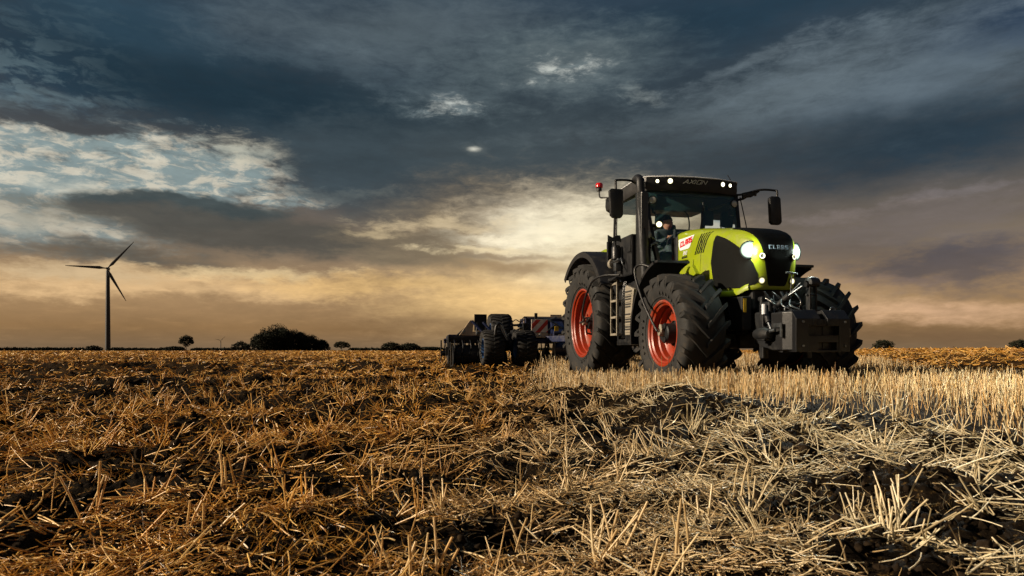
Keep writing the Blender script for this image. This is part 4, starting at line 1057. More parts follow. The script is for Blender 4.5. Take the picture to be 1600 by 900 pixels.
g = G(); g.lathe([(.035, -.18), (.075, -.175), (.085, -.12), (.075, -.06), (.035, -.05)], c=(4.22, 0, 1.33), arc=(math.radians(-110), math.radians(100)), seg=14); g.tube([(4.22, -.20, 1.32), (4.22, -.03, 1.32)], .03, 14); g.out('catch_hook', 'grey', weight, 50)
# bolts, lifting eyes and a worn plate on the weight
for l, h in ((.23, .60), (.23, .87), (-.31, .60), (-.31, .87)):
    g = G(); g.tube([(4.515, l, h), (4.535, l, h)], .014, 6); g.out('bolt', 'steel', weight)
for l in (.27, -.33):
    g = G(); g.tube([(4.30, l - .03, 1.0), (4.30, l - .03, 1.035), (4.30, l, 1.05), (4.30, l + .03, 1.035), (4.30, l + .03, 1.0)], .009, 8, smoothpath=3); g.out('lifting_eye', 'steel', weight, 60)
g = G(); g.box(4.25, 4.34, -.20, -.03, 1.0, 1.02, .004); g.out('hitch_plate', 'dark', weight)
g = G(); g.tube([(4.215, -.19, 1.20), (4.215, -.04, 1.20)], .014, 8); g.out('hitch_pin', 'steel', weight)
for k in range(2):
    g = G(); g.tube([(4.05, .05 + .12 * k, 1.15), (4.14, .12 + .1 * k, 1.08), (4.22, .05 + .12 * k, 1.03)], .009, 8, smoothpath=5); g.out('chain', 'steel', weight, 60)
# wipers, seams and handles
g = G(); g.tube([(1.90, .10, 1.98), (1.88, .02, 2.40), (1.84, -.06, 2.74)], .008, 6); g.tube([(1.85, -.02, 2.38), (1.79, -.08, 2.84)], .006, 6); g.out('wiper', 'black', tractor, 60)
for s in (1, -1):
    g = G(); rows_ = [hood_side(a, 2.10 + (a - 2.0) * -.02, .001, s)[0] for a in np.linspace(2.0, 2.05, 3)]
    g.tube([tuple(hood_side(2.70 - .0 * h, h, .001, s)[0] + np.array([(2.2 - h) * -.10, 0, 0])) for h in np.linspace(1.60, 2.2, 9)], .004, 5); g.out('hood_seam', 'blackgloss', tractor, 60)
# ---- cab
CAB = empty('cab', (0, 0, 0), 0, tractor)
def post(name, pts, w, d, mat='black', parent=CAB):
    g = G()
    for (p0, p1) in zip(pts, pts[1:]):
        P0, P1 = V(*p0), V(*p1)
        q = [P0 + Vector((x, y, 0)) for x in (-d / 2, d / 2) for y in (-w / 2, w / 2)] + [P1 + Vector((x, y, 0)) for x in (-d / 2, d / 2) for y in (-w / 2, w / 2)]
        g.quadset(q, [(0, 1, 3, 2), (4, 6, 7, 5), (0, 4, 5, 1), (2, 3, 7, 6), (0, 2, 6, 4), (1, 5, 7, 3)])
    return g.out(name, mat, parent, 30)
for s in (1, -1):
    post('front_pillar', [(1.86, s * .66, 1.70), (1.72, s * .74, 2.3), (1.52, s * .79, 3.06)], .055, .075)
    post('rear_pillar', [(.30, s * .80, 1.75), (.44, s * .83, 2.4), (.46, s * .82, 3.06)], .05, .05)
    post('door_sill', [(.32, s * .80, 1.78), (1.84, s * .67, 1.78)], .05, .10) 
    g = G(); g.quadset([V(.34, s * .805, 1.80), V(1.84, s * .68, 1.80), V(1.53, s * .80, 3.04), V(.47, s * .835, 3.04)], [(0, 1, 2, 3)]); g.out('side_window', 'glass', CAB)
    post('door_frame', [(1.0, s * .80, 1.8), (1.02, s * .825, 3.05)], .02, .025) if False else None
# frosted print edge and wiper on the side window are left as plain rails
g = G(); rows = []
for t in np.linspace(0, 1, 8):
    a = 1.86 + (1.55 - 1.86) * t; w = .66 + (.78 - .66) * t; rows.append([np.array([a + .10 * (1 - (l / w) ** 2), l, 1.9 + (3.04 - 1.9) * t]) for l in np.linspace(-w, w, 14)])
grid_bm(g.bm, rows); g.out('windscreen', 'windscreen', CAB, 60)
g = G(); g.quadset([V(.40, -.80, 2.15), V(.40, .80, 2.15), V(.47, .80, 3.04), V(.47, -.80, 3.04)], [(0, 1, 2, 3)]); g.out('rear_window', 'glass', CAB)
g = G(); g.box(.34, 1.88, -.66, .66, 1.66, 1.78, .02); g.box(.34, .42, -.78, .78, 1.7, 2.16, .02); g.out('cab_floor', 'dark', CAB)
g = G(); g.box(1.66, 1.84, -.64, .64, 1.78, 2.05, .03); g.prism([(1.30, 1.78), (1.74, 1.78), (1.74, 2.18), (1.52, 2.38), (1.36, 2.30)], -.20, .20, .03); g.box(1.28, 1.34, -.17, .17, 2.28, 2.50, .02); g.out('dashboard', 'seat', CAB)
g = G(); g.box(.50, 1.5, -.77, .77, 2.975, 3.04, .02); g.out('headliner', 'seat', CAB)
g = G(); g.box(.90, .96, -.74, -.56, 2.66, 2.90, .015); g.box(.96, 1.0, -.62, -.58, 2.88, 3.0, .005); g.out('ceiling_monitor', 'seat', CAB)
g = G(); g.tube([(.60, .20, 3.0), (.60, .20, 2.92), (.62, .16, 2.90)], .02, 8); g.box(.58, .62, .28, .38, 2.72, 2.86, .01); g.out('rear_view_mirror', 'seat', CAB)
g = G(); g.tube([(.50, -.42, 3.0), (.52, -.50, 2.9), (.52, -.52, 2.68), (.5, -.44, 2.5)], .012, 8, smoothpath=5); g.out('cab_cable', 'black', CAB, 60)
# steering wheel
g = G(); ctr = V(1.20, .02, 2.34); ax = V(-.55, 0, .83).normalized(); M = Matrix.Translation(ctr) @ ax.to_track_quat('Z', 'Y').to_matrix().to_4x4()
ring = [M @ Vector((.19 * math.cos(t), .19 * math.sin(t), 0)) for t in np.linspace(0, 2 * math.pi, 33)[:-1]]
g.tube(ring + [ring[0]], .014, 8, raw=True, cap=False)
for t in (0.5, 2.64, 4.71): g.tube([M @ Vector((0, 0, -.02)), M @ Vector((.18 * math.cos(t), .18 * math.sin(t), 0))], .012, 8, raw=True)
g.tube([M @ Vector((0, 0, .01)), M @ Vector((0, 0, -.3))], .03, 10, raw=True); g.out('steering_wheel', 'seat', CAB, 60)
g = G(); g.box(.58, 1.08, -.25, .25, 2.06, 2.18, .05); M_ = None
g.prism([(.56, 2.14), (.68, 2.14), (.62, 2.72), (.50, 2.74)], -.23, .23, .04); g.prism([(.49, 2.74), (.60, 2.74), (.59, 2.90), (.51, 2.90)], -.13, .13, .03); g.box(.60, 1.05, .27, .34, 2.28, 2.34, .02); g.box(.55, 1.15, -.42, -.28, 2.22, 2.36, .03); g.box(.66, 1.0, -.18, .18, 1.78, 2.06, .03)
g.out('seat', 'seat', CAB)
# roof
g = G(); plan = [(-.02, -.78), (.06, -.86), (1.45, -.87), (1.60, -.78), (1.70, -.40), (1.72, 0), (1.70, .40), (1.60, .78), (1.45, .87), (.06, .86), (-.02, .78)]
def scaled(f, d=0): return [(.8 + (a - .8) * f + d, l * f) for a, l in plan]
def loft_h(g, secs, mi=0):
    rings = [[g.bm.verts.new(V(a, l, h)) for a, l in pl] for pl, h in secs]
    for A_, B_ in zip(rings, rings[1:]):
        for k in range(len(A_)): g.bm.faces.new((A_[k], A_[(k + 1) % len(A_)], B_[(k + 1) % len(B_)], B_[k])).material_index = mi
    g.bm.faces.new(rings[0]); g.bm.faces.new(rings[-1])
loft_h(g, [(scaled(.93, -.02), 2.985), (scaled(.985), 3.02), (scaled(1.0), 3.09), (scaled(.995), 3.225)]); g.out('roof', 'black', CAB, 40)
g = G(); loft_h(g, [(scaled(1.004), 3.224), (scaled(1.004), 3.236), (scaled(.97), 3.252), (scaled(.85), 3.268), (scaled(.5), 3.28)]); g.out('roof_cap', 'rooftop', CAB, 50)
def roof_front(l): return float(np.interp(abs(l), [0, .40, .78, .87], [1.72, 1.70, 1.60, 1.45])) + .003
for l, r, m in ((.62, .030, 'lamp_work'), (.43, .043, 'lamp_work'), (-.47, .040, 'lamp_work'), (-.62, .032, 'lamp_work')):
    n = (1, l * .35, -.1); o = lamp('work_light', (roof_front(l) + .01, l, 3.155), n, r, m); 
g = G(); x = 0
for ch, adv in (('A', 1.15), ('X', 1.2), ('I', .35), ('O', 1.2), ('N', 1.0)):
    def pl_r(u, v): l = .215 - u; return np.array([roof_front(l) + .001, l, 3.128 + v]), np.array([1.0, 0, 0])
    Z = .062; seg_glyph(g, [tuple(((x + px_ + .55 * py_) * Z * 1.25, py_ * Z) for px_, py_ in L_) for L_ in GL[ch]], pl_r, .0095); x += adv
g.out('roof_lettering', 'greyprint', CAB)
g = G(); g.lathe([(.07, 3.29), (.072, 3.33), (.055, 3.37), (0, 3.39)], c=(.95, -.30, 0), axis='h', seg=20); g.out('antenna_dome', 'white', CAB, 60)
g = G(); g.tube([(1.44, -.86, 3.14), (1.46, -.82, 3.20), (1.52, -.66, 3.36)], .006, 6); g.tube([(1.40, -.86, 3.12), (1.44, -.86, 3.16)], .018, 8); g.out('antenna', 'black', CAB)
# beacon on its bracket
g = G(); g.tube([(.42, .86, 3.18), (.30, .96, 3.20), (.16, 1.0, 3.24), (.13, 1.0, 3.36)], .014, 8, smoothpath=4); g.lathe([(0, 3.35), (.045, 3.355), (.045, 3.40), (.035, 3.41)], c=(.13, 1.0, 0), axis='h', seg=16); bc = g.out('beacon', 'black', CAB, 50)
g = G(); g.lathe([(.04, 3.41), (.062, 3.415), (.064, 3.47), (.05, 3.49), (0, 3.495)], c=(.13, 1.0, 0), axis='h', seg=20); g.out('beacon_lens', 'redlens', bc, 40)
# pillar lamps
for (a, l, h, r, m) in ((1.66, .70, 2.86, .055, 'lens_off'), (1.80, .66, 2.46, .048, 'lamp_work'), (1.62, -.72, 2.88, .055, 'lens_off')):
    lamp('pillar_light', (a, l, h), (1, .25 * (1 if l > 0 else -.3), -.03), r, m)
for p0, p1 in (((1.60, .76, 2.80), (1.62, .70, 2.86)), ((1.70, .74, 2.44), (1.76, .66, 2.46)), ((1.56, -.78, 2.84), (1.58, -.72, 2.88))):
    g = G(); g.tube([p0, p1], .02, 8); g.out('lamp_bracket', 'black', CAB, 50)
g = G(); g.box(1.53, 1.60, -.80, -.66, 2.70, 2.80, .01); g.out('camera_housing', 'black', CAB)
g = G(); g.lathe([(0, .02), (.05, .016), (.055, 0), (.05, -.03), (0, -.035)], c=(1.80, .84, 2.30), axis='a', seg=20); o = g.out('round_mirror', 'steel', CAB, 50)
g = G(); g.tube([(1.78, .72, 2.24), (1.80, .84, 2.30)], .010, 6); g.tube([(1.80, .68, 2.20), (1.84, .82, 2.13)], .016, 8, mi=0); g.out('grab_handle', 'steel', CAB, 50)
# mirrors
def mirror(s, arm, l0, l1, h0, h1, a):
    g = G(); g.tube(arm, .018, 8, smoothpath=5); m_ = g.out('mirror_arm', 'black', CAB, 60)
    g = G(); k = .03; mid = (l0 + l1) / 2
    g.prism([(l0 + k, h0), (l1 - k - .03, h0), (l1 - .02, h0 + k * 1.5), (l1, h1 - k), (l1 - k, h1), (l0 + k + (.03 if s < 0 else 0), h1), (l0 + (.025 if s < 0 else 0), h1 - k), (l0, h0 + k * 1.5)], a, a + .075, .016, axis='a'); g.out('mirror_housing', 'black', CAB, 40)
    g = G(); g.prism([(l0 + .03, h0 + .03), (l1 - .03, h0 + .03), (l1 - .02, h1 - .03), (l0 + .02, h1 - .03)], a - .004, a + .001, 0, axis='a'); g.out('mirror_glass', 'mirror', CAB)
mirror(1, [(1.50, .86, 3.10), (1.60, 1.02, 3.15), (1.63, 1.27, 3.14), (1.64, 1.295, 3.10), (1.65, 1.295, 2.98)], 1.185, 1.405, 2.56, 3.00, 1.60)
mirror(-1, [(1.55, -.72, 3.04), (1.60, -.86, 3.04), (1.66, -1.15, 3.115), (1.68, -1.40, 3.115), (1.70, -1.43, 3.09), (1.70, -1.43, 2.98)], -1.50, -1.28, 2.56, 3.01, 1.66)
g = G(); g.tube([(1.55, -.74, 2.94), (1.58, -.90, 2.98), (1.60, -.98, 3.03)], .02, 8); g.prism([(-.86, 2.98), (-1.02, 3.0), (-1.16, 3.09), (-1.15, 3.13), (-.86, 3.06)], 1.60, 1.64, .006, axis='a'); g.tube([(1.60, -.83, 3.0), (1.66, -.90, 2.55), (1.70, -.92, 2.25)], .009, 6); g.tube([(1.64, -1.08, 3.06), (1.64, -1.08, 3.02)], .02, 8); g.out('mirror_strut', 'black', CAB, 50)
g = G(); g.tube([(1.65, 1.28, 2.58), (1.62, 1.29, 2.16), (1.50, 1.2, 2.12)], .011, 6); g.prism([(1.27, 2.22), (1.42, 2.18), (1.42, 2.30), (1.345, 2.26), (1.27, 2.30), (1.22, 2.30), (1.20, 2.20)], 1.62, 1.64, .003, axis='a'); g.out('width_marker', 'black', CAB, 50)
# exhaust up the front pillar
g = G(); g.tube([(1.88, .90, 1.50), (1.86, .93, 1.9), (1.82, .95, 2.5), (1.78, .955, 3.0), (1.76, .955, 3.12), (1.68, .955, 3.175), (1.58, .955, 3.165)], [.080, .080, .075, .066, .062, .058, .055], 20, smoothpath=4) ; g.out('exhaust_pipe', 'dark', tractor, 60)
g = G(); g.prism([(.83, .965), (1.02, .965), (1.055, .90), (.80, .90)][::1] and [(1.70, .88), (1.90, .88), (1.90, .99), (1.80, 1.03), (1.70, 1.0)], 1.55, 2.92, .012, axis='h'); g.out('exhaust_shield', 'blackgloss', tractor)
# after-treatment box, air drier, steps on the near side
g = G(); g.box(.84, 1.66, .72, 1.05, 1.70, 2.33, .025); g.box(.80, .86, 1.04, 1.12, 1.66, 2.34, .004); g.out('exhaust_box', 'dark', tractor)
g = G(); g.lathe([(0, 2.21), (.055, 2.205), (.075, 2.17), (.075, 1.99), (0, 1.99)], c=(1.27, 1.14, 0), axis='h', seg=20); g.out('air_drier', 'grey', tractor, 40)
g = G(); g.box(1.17, 1.40, 1.05, 1.16, 1.92, 1.99, .012); g.box(1.22, 1.33, 1.08, 1.17, 1.80, 1.93, .012)
for k in range(9): g.tube([(1.15 + k * .032, 1.13, 1.955), (1.15 + k * .032, 1.18, 1.95)], .011, 6)
g.tube([(1.30, 1.15, 1.80), (1.36, 1.19, 1.74), (1.42, 1.12, 1.62)], .012, 6); g.tube([(1.42, 1.12, 1.99), (1.50, 1.13, 1.90), (1.50, 1.05, 1.75)], .010, 6, smoothpath=4); g.out('valve_block', 'steel', tractor, 50)
g = G(); g.lathe([(0, .05), (.075, .04), (.085, 0), (.075, -.05)], c=(1.02, 1.10, 1.95), axis='a', seg=20); g.out('air_reservoir', 'rack', tractor, 50)
steps = G()
for a in (1.08, 1.33): steps.box(a - .012, a + .012, 1.13, 1.16, .78, 1.66, .004)
ladder = steps.out('ladder', 'rack', tractor)
for h in (.80, 1.07, 1.33, 1.60): g = G(); g.box(1.09, 1.32, 1.04, 1.17, h - .018, h + .018, .005); g.out('rung', 'rack', ladder)
g = G(); g.box(.95, 1.42, 1.04, 1.2, 1.655, 1.70, .006); g.out('step_platform', 'dark', tractor)
g = G(); g.prism([(1.60, .78), (1.84, .78), (1.86, 1.2), (1.94, 1.46), (1.66, 1.54), (1.60, 1.50)], 1.08, 1.13, .012); fr = g.out('slotted_guard', 'rack', tractor)
for k in range(17):
    if k in (8, 9): continue
    g = G(); h = .82 + k * .038; g.box(1.63, 1.82 + max(0, (h - 1.2)) * .2, 1.125, 1.142, h, h + .020, .003); g.out('slat', 'steel' if k % 3 else 'rack', fr)
for k in range(3):
    g = G(); a = 1.44 + k * .045; g.tube([(a, 1.08, 1.62), (a + .02, 1.12, 1.2), (a - .01, 1.10, .74)], .011 - .002 * k, 8, smoothpath=5); g.out('air_hose', 'blackgloss', tractor, 60)
# tyre pressure hoses
g = G(); g.tube([(2.62, 1.20, 1.70), (2.50, 1.27, 1.74), (2.38, 1.30, 1.70), (2.42, 1.31, 1.56), (2.66, 1.31, 1.22), (2.90, 1.28, .92), (3.0, 1.26, .80)], .017, 8, smoothpath=6); g.out('pressure_hose', 'black', tractor, 60)
g = G(); g.tube([(1.60, 1.22, 1.70), (1.30, 1.36, 1.72), (1.0, 1.44, 1.66), (.66, 1.44, 1.42), (.46, 1.42, 1.18), (.42, 1.38, 1.06), (.10, 1.34, 1.03)], .018, 8, smoothpath=6); g.out('pressure_hose', 'black', tractor, 60)
g = G(); g.tube([(-.5, .3, .8), (-1.0, .5, .62), (-1.25, .5, .6)], .035, 10); g.tube([(-.5, -.3, .8), (-1.0, -.5, .62), (-1.25, -.5, .6)], .035, 10); g.tube([(-.5, 0, 1.25), (-1.2, 0, 1.05)], .035, 10); g.out('rear_linkage', 'dark', tractor, 50)

# ---- the driver behind the wheel
def skin_body(name, nodes, edges, mat, parent=None, sub=2, root=0):
    me = bpy.data.meshes.new(name); me.from_pydata([V(*n[:3]) for n in nodes], edges, []); o = bpy.data.objects.new(name, me); COL.objects.link(o)
    md = o.modifiers.new('skin', 'SKIN'); md.use_smooth_shade = True
    for i, n in enumerate(nodes):
        sv = me.skin_vertices[0].data[i]; r = n[3]; sv.radius = (r, n[4] if len(n) > 4 else r); sv.use_root = (i == root)
    ss = o.modifiers.new('sub', 'SUBSURF'); ss.levels = sub; ss.render_levels = sub
    dg = bpy.context.evaluated_depsgraph_get(); m2 = bpy.data.meshes.new_from_object(o.evaluated_get(dg))
    bpy.data.objects.remove(o); m2.materials.clear(); m2.materials.append(MAT[mat]); o = bpy.data.objects.new(name, m2); COL.objects.link(o)
    m2.polygons.foreach_set('use_smooth', [True] * len(m2.polygons))
    if parent: o.parent = parent
    return o
driver = empty('person', (2.484, 11.548, -.008), ROT)
tag(driver, 'driver in a dark shirt sitting in the tractor cab, hands on the wheel', 'person')
N_ = [(.72, 0, 2.24, .16, .12), (.70, 0, 2.36, .15, .11), (.69, 0, 2.48, .17, .11), (.70, 0, 2.545, .13, .09), (.71, 0, 2.60, .055), (.725, 0, 2.66, .06),
      (.70, .19, 2.545, .065), (.82, .25, 2.36, .048), (1.02, .21, 2.36, .038), (1.10, .19, 2.385, .028),
      (.70, -.19, 2.545, .065), (.82, -.25, 2.36, .048), (1.02, -.19, 2.36, .038), (1.10, -.16, 2.385, .028),
      (.76, .10, 2.21, .095), (1.12, .14, 2.24, .07), (1.28, .15, 1.88, .05), (1.38, .15, 1.84, .045),
      (.76, -.10, 2.21, .095), (1.12, -.14, 2.24, .07), (1.28, -.15, 1.88, .05), (1.38, -.15, 1.84, .045)]
E_ = [(0, 1), (1, 2), (2, 3), (3, 4), (4, 5), (3, 6), (6, 7), (7, 8), (8, 9), (3, 10), (10, 11), (11, 12), (12, 13), (0, 14), (14, 15), (15, 16), (16, 17), (0, 18), (18, 19), (19, 20), (20, 21)]
skin_body('body', N_, E_, 'shirt', driver)
g = G(); bmesh.ops.create_uvsphere(g.bm, u_segments=24, v_segments=18, radius=1)
for v in g.bm.verts:
    x, y, z = v.co; w = 1 - .22 * max(0, -z); v.co = V(.745 + x * .098 * w + (.016 if x > .9 else 0), y * .078 * w, 2.70 + z * .125)
hd = g.out('head', 'skin', driver, 180)
g = G(); g.prism([(.83, 2.70), (.868, 2.67), (.84, 2.66)], -.014, .014, .004); g.out('nose', 'skin', hd)
g = G(); g.box(.835, .845, -.028, .028, 2.628, 2.636, .002); g.out('mouth', 'redprint', hd)
for s in (1, -1):
    g = G(); g.lathe([(0, .012), (.012, .008), (.014, 0)], c=(.828, s * .032, 2.71), axis='a', seg=12); g.out('eye', 'dark', hd, 60)
    g = G(); g.box(.735, .765, s * .076, s * .092, 2.675, 2.73, .006); g.out('ear', 'skin', hd)
g = G(); bmesh.ops.create_uvsphere(g.bm, u_segments=24, v_segments=14, radius=1)
for v in g.bm.verts: x, y, z = v.co; v.co = V(.735 + x * .107, y * .088, 2.725 + z * .118)
bmesh.ops.delete(g.bm, geom=[v for v in g.bm.verts if (v.co.z < 2.73 and v.co.x > .72) or v.co.z < 2.66], context='VERTS'); g.out('hair', 'hair', hd, 180)
for s in (1, -1):
    nodes = [(1.10, s * .175, 2.385, .026, .020), (1.145, s * .172, 2.40, .036, .018)]; edges = [(0, 1)]
    for k in range(4):
        o = (k - 1.5) * .021; L = (.9, 1.0, .95, .8)[k]; b = len(nodes)
        nodes += [(1.175, s * .172 + o, 2.415, .010), (1.205, s * .172 + o, 2.412 - .004 * k, .009), (1.222, s * .172 + o, 2.385, .008), (1.21, s * .172 + o, 2.385 - .028 * L, .007)]
        edges += [(1, b), (b, b + 1), (b + 1, b + 2), (b + 2, b + 3)]
    b = len(nodes); nodes += [(1.15, s * .14, 2.395, .011), (1.178, s * .128, 2.385, .009), (1.20, s * .135, 2.372, .008)]; edges += [(1, b), (b, b + 1), (b + 1, b + 2)]
    skin_body('hand', nodes, edges, 'skin', driver, 1)

# ------------------------------------------------------------------ the trailed cultivator
cult = empty('cultivator', (1.49, 16.0, 0), ROT)
tag(cult, 'dark blue trailed cultivator with rollers, twin tyres and red-white warning boards behind the tractor', 'cultivator')
def small_wheel(a, l, h, R, W, rr, N=26):
    w = empty('wheel', V(a, l, h), 0, cult); g = G()
    prof = [(rr, .40), (rr + .04, .46), (R * .8, .5), (R - .05, .46), (R - .03, .36), (R - .028, 0)]; prof = [(r, o * W) for r, o in prof]; prof += [(r, -o) for r, o in prof[-2::-1]]
    g.lathe(prof, seg=48)
    for s in (1, -1):
        for k in range(N):
            p0 = 2 * math.pi * (k + (.5 if s < 0 else 0)) / N; pts = []
            for o, t, rb, rt in ((.49, 0, R - .10, R - .035), (.40, .02, R - .05, R), (.18, .12, R - .05, R + .003), (.0, .17, R - .05, R + .003)):
                for r, q in ((rb, -.03), (rt, -.022), (rt, .022), (rb, .03)): p = p0 + t + q / R; pts.append(V(r * math.sin(p), s * o * W, r * math.cos(p)))
            g.quadset(pts, [(i * 4 + j, i * 4 + j + 1, i * 4 + j + 5, i * 4 + j + 4) for i in range(3) for j in range(3)] + [(0, 1, 2, 3), (15, 14, 13, 12)])
    g.out('tyre', 'tyre', w, 38)
    g = G()
    for s in (1, -1): g.lathe([(rr + .01, s * .43 * W), (rr - .01, s * .44 * W), (rr - .03, s * .3 * W), (rr - .05, s * .12 * W), (.07, s * .12 * W), (.06, s * .3 * W), (0, s * .3 * W)], seg=36)
    g.out('rim', 'bluerim', w, 40)
small_wheel(.6, 2.15, .585, .43, .48, .22)
small_wheel(.6, 1.38, .585, .43, .48, .22)
small_wheel(-.5, 1.74, .99, .47, .55, .22)
# frame
g = G(); g.box(-.1, .08, -3.1, 3.1, .80, .92, .015); g.box(.5, .66, -1.2, 1.2, .70, .80, .012); g.box(-1.0, -.85, -3.1, 3.1, .72, .84, .015)
for l in (-2.9, -1.6, -.55, .55, 1.05, 2.45, 3.0): g.box(-.9, .0, l - .05, l + .05, .80, .90, .01)
g.prism([(-.1, .9), (3.1, .72), (3.1, .60), (-.1, .74)], -.08, .08, .01)
for s in (1, -1): g.prism([(0, s * 1.1), (2.6, s * .1), (2.6, s * .0), (0, s * .95)], .74, .88, .01, axis='h')
g.out('frame', 'blue', cult)
g = G(); g.box(-.35, .25, .25, 1.25, .95, 1.33, .02); g.prism([(-.2, .95), (.55, .80), (.55, .98), (.2, 1.3), (-.2, 1.3)], .30, .62, .02); g.out('centre_tower', 'blue', cult)
g = G(); g.box(-.05, .22, 1.65, 1.95, .55, 1.08, .02); g.box(.15, .30, 1.2, 2.3, .62, .70, .01); g.out('wheel_carrier', 'dark', cult)
g = G(); g.box(.18, .20, .30, 1.28, 1.12, 1.37, .006); g.out('rear_board', 'tan', cult)
g = G(); g.box(-.24, -.20, 2.12, 2.43, 1.02, 1.43, .01); g.box(-.22, -.20, 2.25, 2.30, .85, 1.05, .003); g.out('dark_board', 'dark', cult)
g = G(); g.box(0, .03, .26, .56, 1.05, 1.43, .006); g.out('light_board', 'tan', cult)
g = G(); g.box(.38, .44, .99, 1.06, 1.22, 1.44, .012); g.out('black_post', 'black', cult)
# sloping side plate and its foot beam
g = G(); g.prism([(2.86, .90), (2.60, 1.26), (2.50, 1.26), (2.54, .98), (2.26, 1.02), (2.26, .89)], .14, .17, .006, axis='a'); g.out('side_plate', 'tan', cult)
for l0, l1, h0, h1 in ((2.56, 2.32, 1.24, .98), (2.29, 2.09, 1.22, .97)):
    g = G(); g.tube([(.22, l0, h0), (.30, l1, h1)], .032, 10); g.out('blue_strut', 'blue', cult, 50)
g = G(); g.tube([(.2, 2.44, .92), (.2, 2.44, 1.22)], .02, 8); g.tube([(.1, 2.19, 1.02), (.1, 2.19, 1.16)], .03, 8); g.out('tension_bolts', 'steel', cult, 50)
for pts, r in (([(.90, 2.12, .90), (.90, 2.10, 1.08), (.90, 2.02, 1.16), (.92, 1.95, 1.0), (.95, 1.83, .78)], .035), ([(.86, 2.0, 1.16), (.86, 1.88, .96), (.88, 1.74, .70)], .022)):
    g = G(); g.tube(pts, r, 10, smoothpath=4); g.out('wheel_arm', 'grey', cult, 50)
g = G(); g.tube([(.97, 1.98, 1.12), (.97, 1.86, .86)], .018, 10); g.out('ram_rod', 'steel', cult, 50)
# warning board with slanted stripes, lamps below
g = G(); g.box(.60, .615, .79, 1.19, .965, 1.275, .004); wb = g.out('warning_board', 'stripe_w', cult)
def clip_poly(poly, l0, l1, h0, h1):
    for ax_, lim, sg in ((0, l0, 1), (0, l1, -1), (1, h0, 1), (1, h1, -1)):
        out = []
        for i in range(len(poly)):
            p, q = poly[i], poly[(i + 1) % len(poly)]; ip, iq = (p[ax_] - lim) * sg >= 0, (q[ax_] - lim) * sg >= 0
            if ip: out.append(p)
            if ip != iq: t = (lim - p[ax_]) / (q[ax_] - p[ax_]); out.append((p[0] + (q[0] - p[0]) * t, p[1] + (q[1] - p[1]) * t))
        poly = out
        if not poly: break
    return poly
for k, l in enumerate((1.36, 1.10, .84)):
    po = clip_poly([(l, .96), (l - .115, .96), (l - .115 - .30, 1.28), (l - .30, 1.28)], .792, 1.188, .968, 1.272)
    if len(po) > 2: g = G(); g.prism(po, .617, .619, 0, axis='a'); g.out('red_stripe', 'stripe_r', wb)
g = G(); g.box(.60, .62, .79, 1.19, .84, .955, .004); lb = g.out('lamp_board', 'tan', cult)
for l, m in ((1.10, 'lens_off'), (.97, 'lens_off')): g = G(); g.lathe([(0, .015), (.035, .012), (.04, 0)], c=(.62, l, .90), axis='a', seg=16); g.out('rear_lamp', m, lb, 50)
g = G(); g.box(.56, .57, .50, .60, 1.0, 1.12, .003); g.out('warning_sticker', 'yellow', cult)
g = G(); g.box(.57, .58, .34, .50, .88, .93, .003); g.out('type_plate', 'rack', cult)
for pts in ([(.55, .80, 1.30), (.6, .62, 1.20), (.6, .43, 1.08)], [(.55, .80, 1.24), (.58, .56, 1.34)], [(.5, 1.0, 1.31), (.5, .75, 1.30)]): g = G(); g.tube(pts, .022, 8); g.out('grey_bar', 'steel', cult, 50)
for pts in ([(.3, 1.60, 1.2), (.3, 1.5, 1.28), (.3, 1.38, 1.22), (.3, 1.28, 1.30)], [(.3, 1.62, 1.14), (.3, 1.4, 1.15), (.3, 1.2, 1.18)], [(.5, .42, 1.3), (.5, .30, 1.38), (.6, .22, 1.2), (.7, .24, 1.02)], [(.3, 1.45, 1.1), (.3, 1.3, 1.34), (.3, 1.18, 1.28)]): g = G(); g.tube(pts, .012, 6, smoothpath=5); g.out('hydraulic_hose', 'black', cult, 50)
g = G(); g.tube([(.3, 1.45, 1.11), (.3, 1.25, 1.11)], .02, 8); g.tube([(.3, 1.46, 1.17), (.3, 1.17, 1.19)], .012, 8); g.out('hydraulic_pipe', 'steel', cult, 50)
g = G(); g.tube([(.72, .64, .76), (.72, .64, .30)], .020, 8); g.box(.68, .76, .55, .73, .72, .80, .006); g.out('parking_leg', 'steel', cult, 50)
g = G(); g.lathe([(0, -.25), (.15, -.25), (.17, -.2), (.17, .2), (.15, .25), (0, .25)], c=(.6, .38, .58), seg=24); g.out('blue_drum', 'blue', cult, 50)
# front cutting discs: each a dished blade on its own spring arm
for row, (a0, dirn) in enumerate(((.15, 1), (-.6, -1))):
    for k in range(22):
        l = -2.95 + k * .275 + row * .13
        if abs(l - 2.15) < .3 and row == 0 or (row == 0 and abs(l - 1.38) < .25): continue
        R_d = .23; g = G(); g.lathe([(0, .045), (R_d * .5, .03), (R_d, 0), (R_d * .5, .036), (0, .051)], seg=20)
        d = g.out('cutting_disc', 'dark', cult, 40); d.location = V(a0 - .25, l, .38); d.rotation_euler = (math.radians(8), 0, math.radians(16 * dirn))
        g = G(); g.tube([(a0 - .05, l, .82), (a0 - .12, l, .60), (a0 - .22, l + .03, .46), (a0 - .25, l + .03, .39)], .022, 6, smoothpath=3); g.out('disc_arm', 'dark', cult, 50)
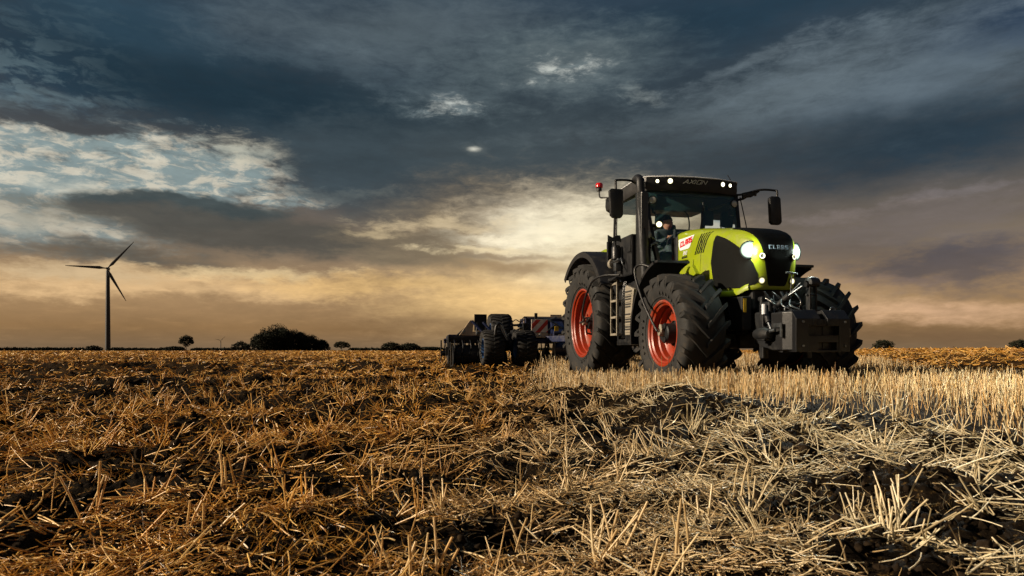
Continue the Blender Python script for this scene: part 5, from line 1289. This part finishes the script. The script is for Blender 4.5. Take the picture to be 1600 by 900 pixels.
# packer roller: rings on a shaft, in a frame at the back
for (l0, l1) in ((-3.15, -.2), (2.22, 3.12)):
    n = int((l1 - l0) / .125)
    g = G(); g.tube([(-1.25, l0, .46), (-1.25, l1, .46)], .07, 12); sh = g.out('roller_shaft', 'dark', cult, 50)
    for k in range(n):
        l = l0 + .06 + k * .125; g = G(); g.lathe([(.22, -.012), (.29, -.004), (.29, .004), (.22, .012), (.22, -.012)], c=(-1.25, l, .46), seg=28); g.out('roller_ring', 'dark', sh, 40)
    g = G(); g.box(-1.30, -1.20, l1, l1 + .03, .25, .80, .005); g.box(-1.30, -1.20, l0 - .03, l0, .25, .80, .005); g.out('roller_bracket', 'dark', cult)
# crumbling bars and outer edge board on the near wing
g = G()
for k in range(9): g.tube([(.10, 2.30 + k * .1, .60), (.05, 2.30 + k * .1, .82)], .016, 6); g.box(.05, .13, 2.26 + k * .1, 2.32 + k * .1, .74, .86, .004)
g.box(.0, .16, 2.2, 3.14, .78, .86, .01); g.box(-.05, .25, 3.10, 3.13, .22, .90, .006); g.tube([(.1, 3.1, .78), (.1, 3.22, .78)], .02, 8); g.out('wing_bar', 'dark', cult)
g = G(); g.lathe([(0, -.02), (.33, -.012), (.33, .012), (0, .02)], c=(.12, 3.02, .36), seg=28); g.out('edge_disc', 'dark', cult, 40)
g = G(); g.lathe([(0, -.34), (.23, -.34), (.25, -.3), (.25, .3), (.23, .34), (0, .34)], c=(.02, 2.62, .42), seg=24); g.out('tyre_packer', 'tyre', cult, 50)

# spring tines, levelling boards, stays and rams that fill the space under the frame
for k in range(16):
    l = .15 + k * .19
    g = G(); g.tube([(.30, l, .78), (.46, l, .70), (.50, l, .56), (.36, l, .48), (.30, l, .36), (.42, l, .26)], .014, 6, smoothpath=3); g.out('spring_tine', 'grey', cult, 50)
for k in range(7):
    l = 2.32 + k * .13
    g = G(); g.box(.16, .19, l, l + .08, .42, .62, .006); g.tube([(.17, l + .04, .62), (.12, l + .04, .80)], .010, 6); g.out('levelling_board', 'dark', cult)
for pts, r in (([(.1, 2.9, .90), (.1, 2.52, 1.24)], .02), ([(-.1, 2.1, .92), (-.1, 1.5, 1.16), (-.1, 1.0, 1.18)], .03), ([(.35, 1.95, .78), (.35, 1.3, 1.12)], .022), ([(.5, 1.2, .84), (.5, .3, .84)], .028), ([(.45, .95, .84), (.45, .5, 1.2)], .02)):
    g = G(); g.tube(pts, r, 8); g.out('stay', 'dark', cult, 50)
for l, h in ((2.75, .98), (2.42, .95), (1.52, 1.02), (1.1, .66), (.7, .68)):
    g = G(); g.lathe([(0, .03), (.035, .025), (.04, 0), (.035, -.03)], c=(.24, l, h), axis='a', seg=12); g.out('pivot_boss', 'steel', cult, 50)
g = G(); g.box(.30, .40, 1.22, 1.34, 1.02, 1.20, .01); g.box(.2, .5, 1.30, 1.62, .92, 1.02, .012); g.out('valve_box', 'dark', cult)
for a_, l_, h_ in ((.3, 1.55, .9), (.35, 1.68, .95), (.4, .9, 1.0)):
    g = G(); g.tube([(a_, l_, h_), (a_ + .1, l_ + .1, h_ - .18), (a_, l_ + .2, h_ - .05), (a_ - .1, l_ + .28, h_ + .1)], .011, 6, smoothpath=5); g.out('hydraulic_hose', 'black', cult, 50)
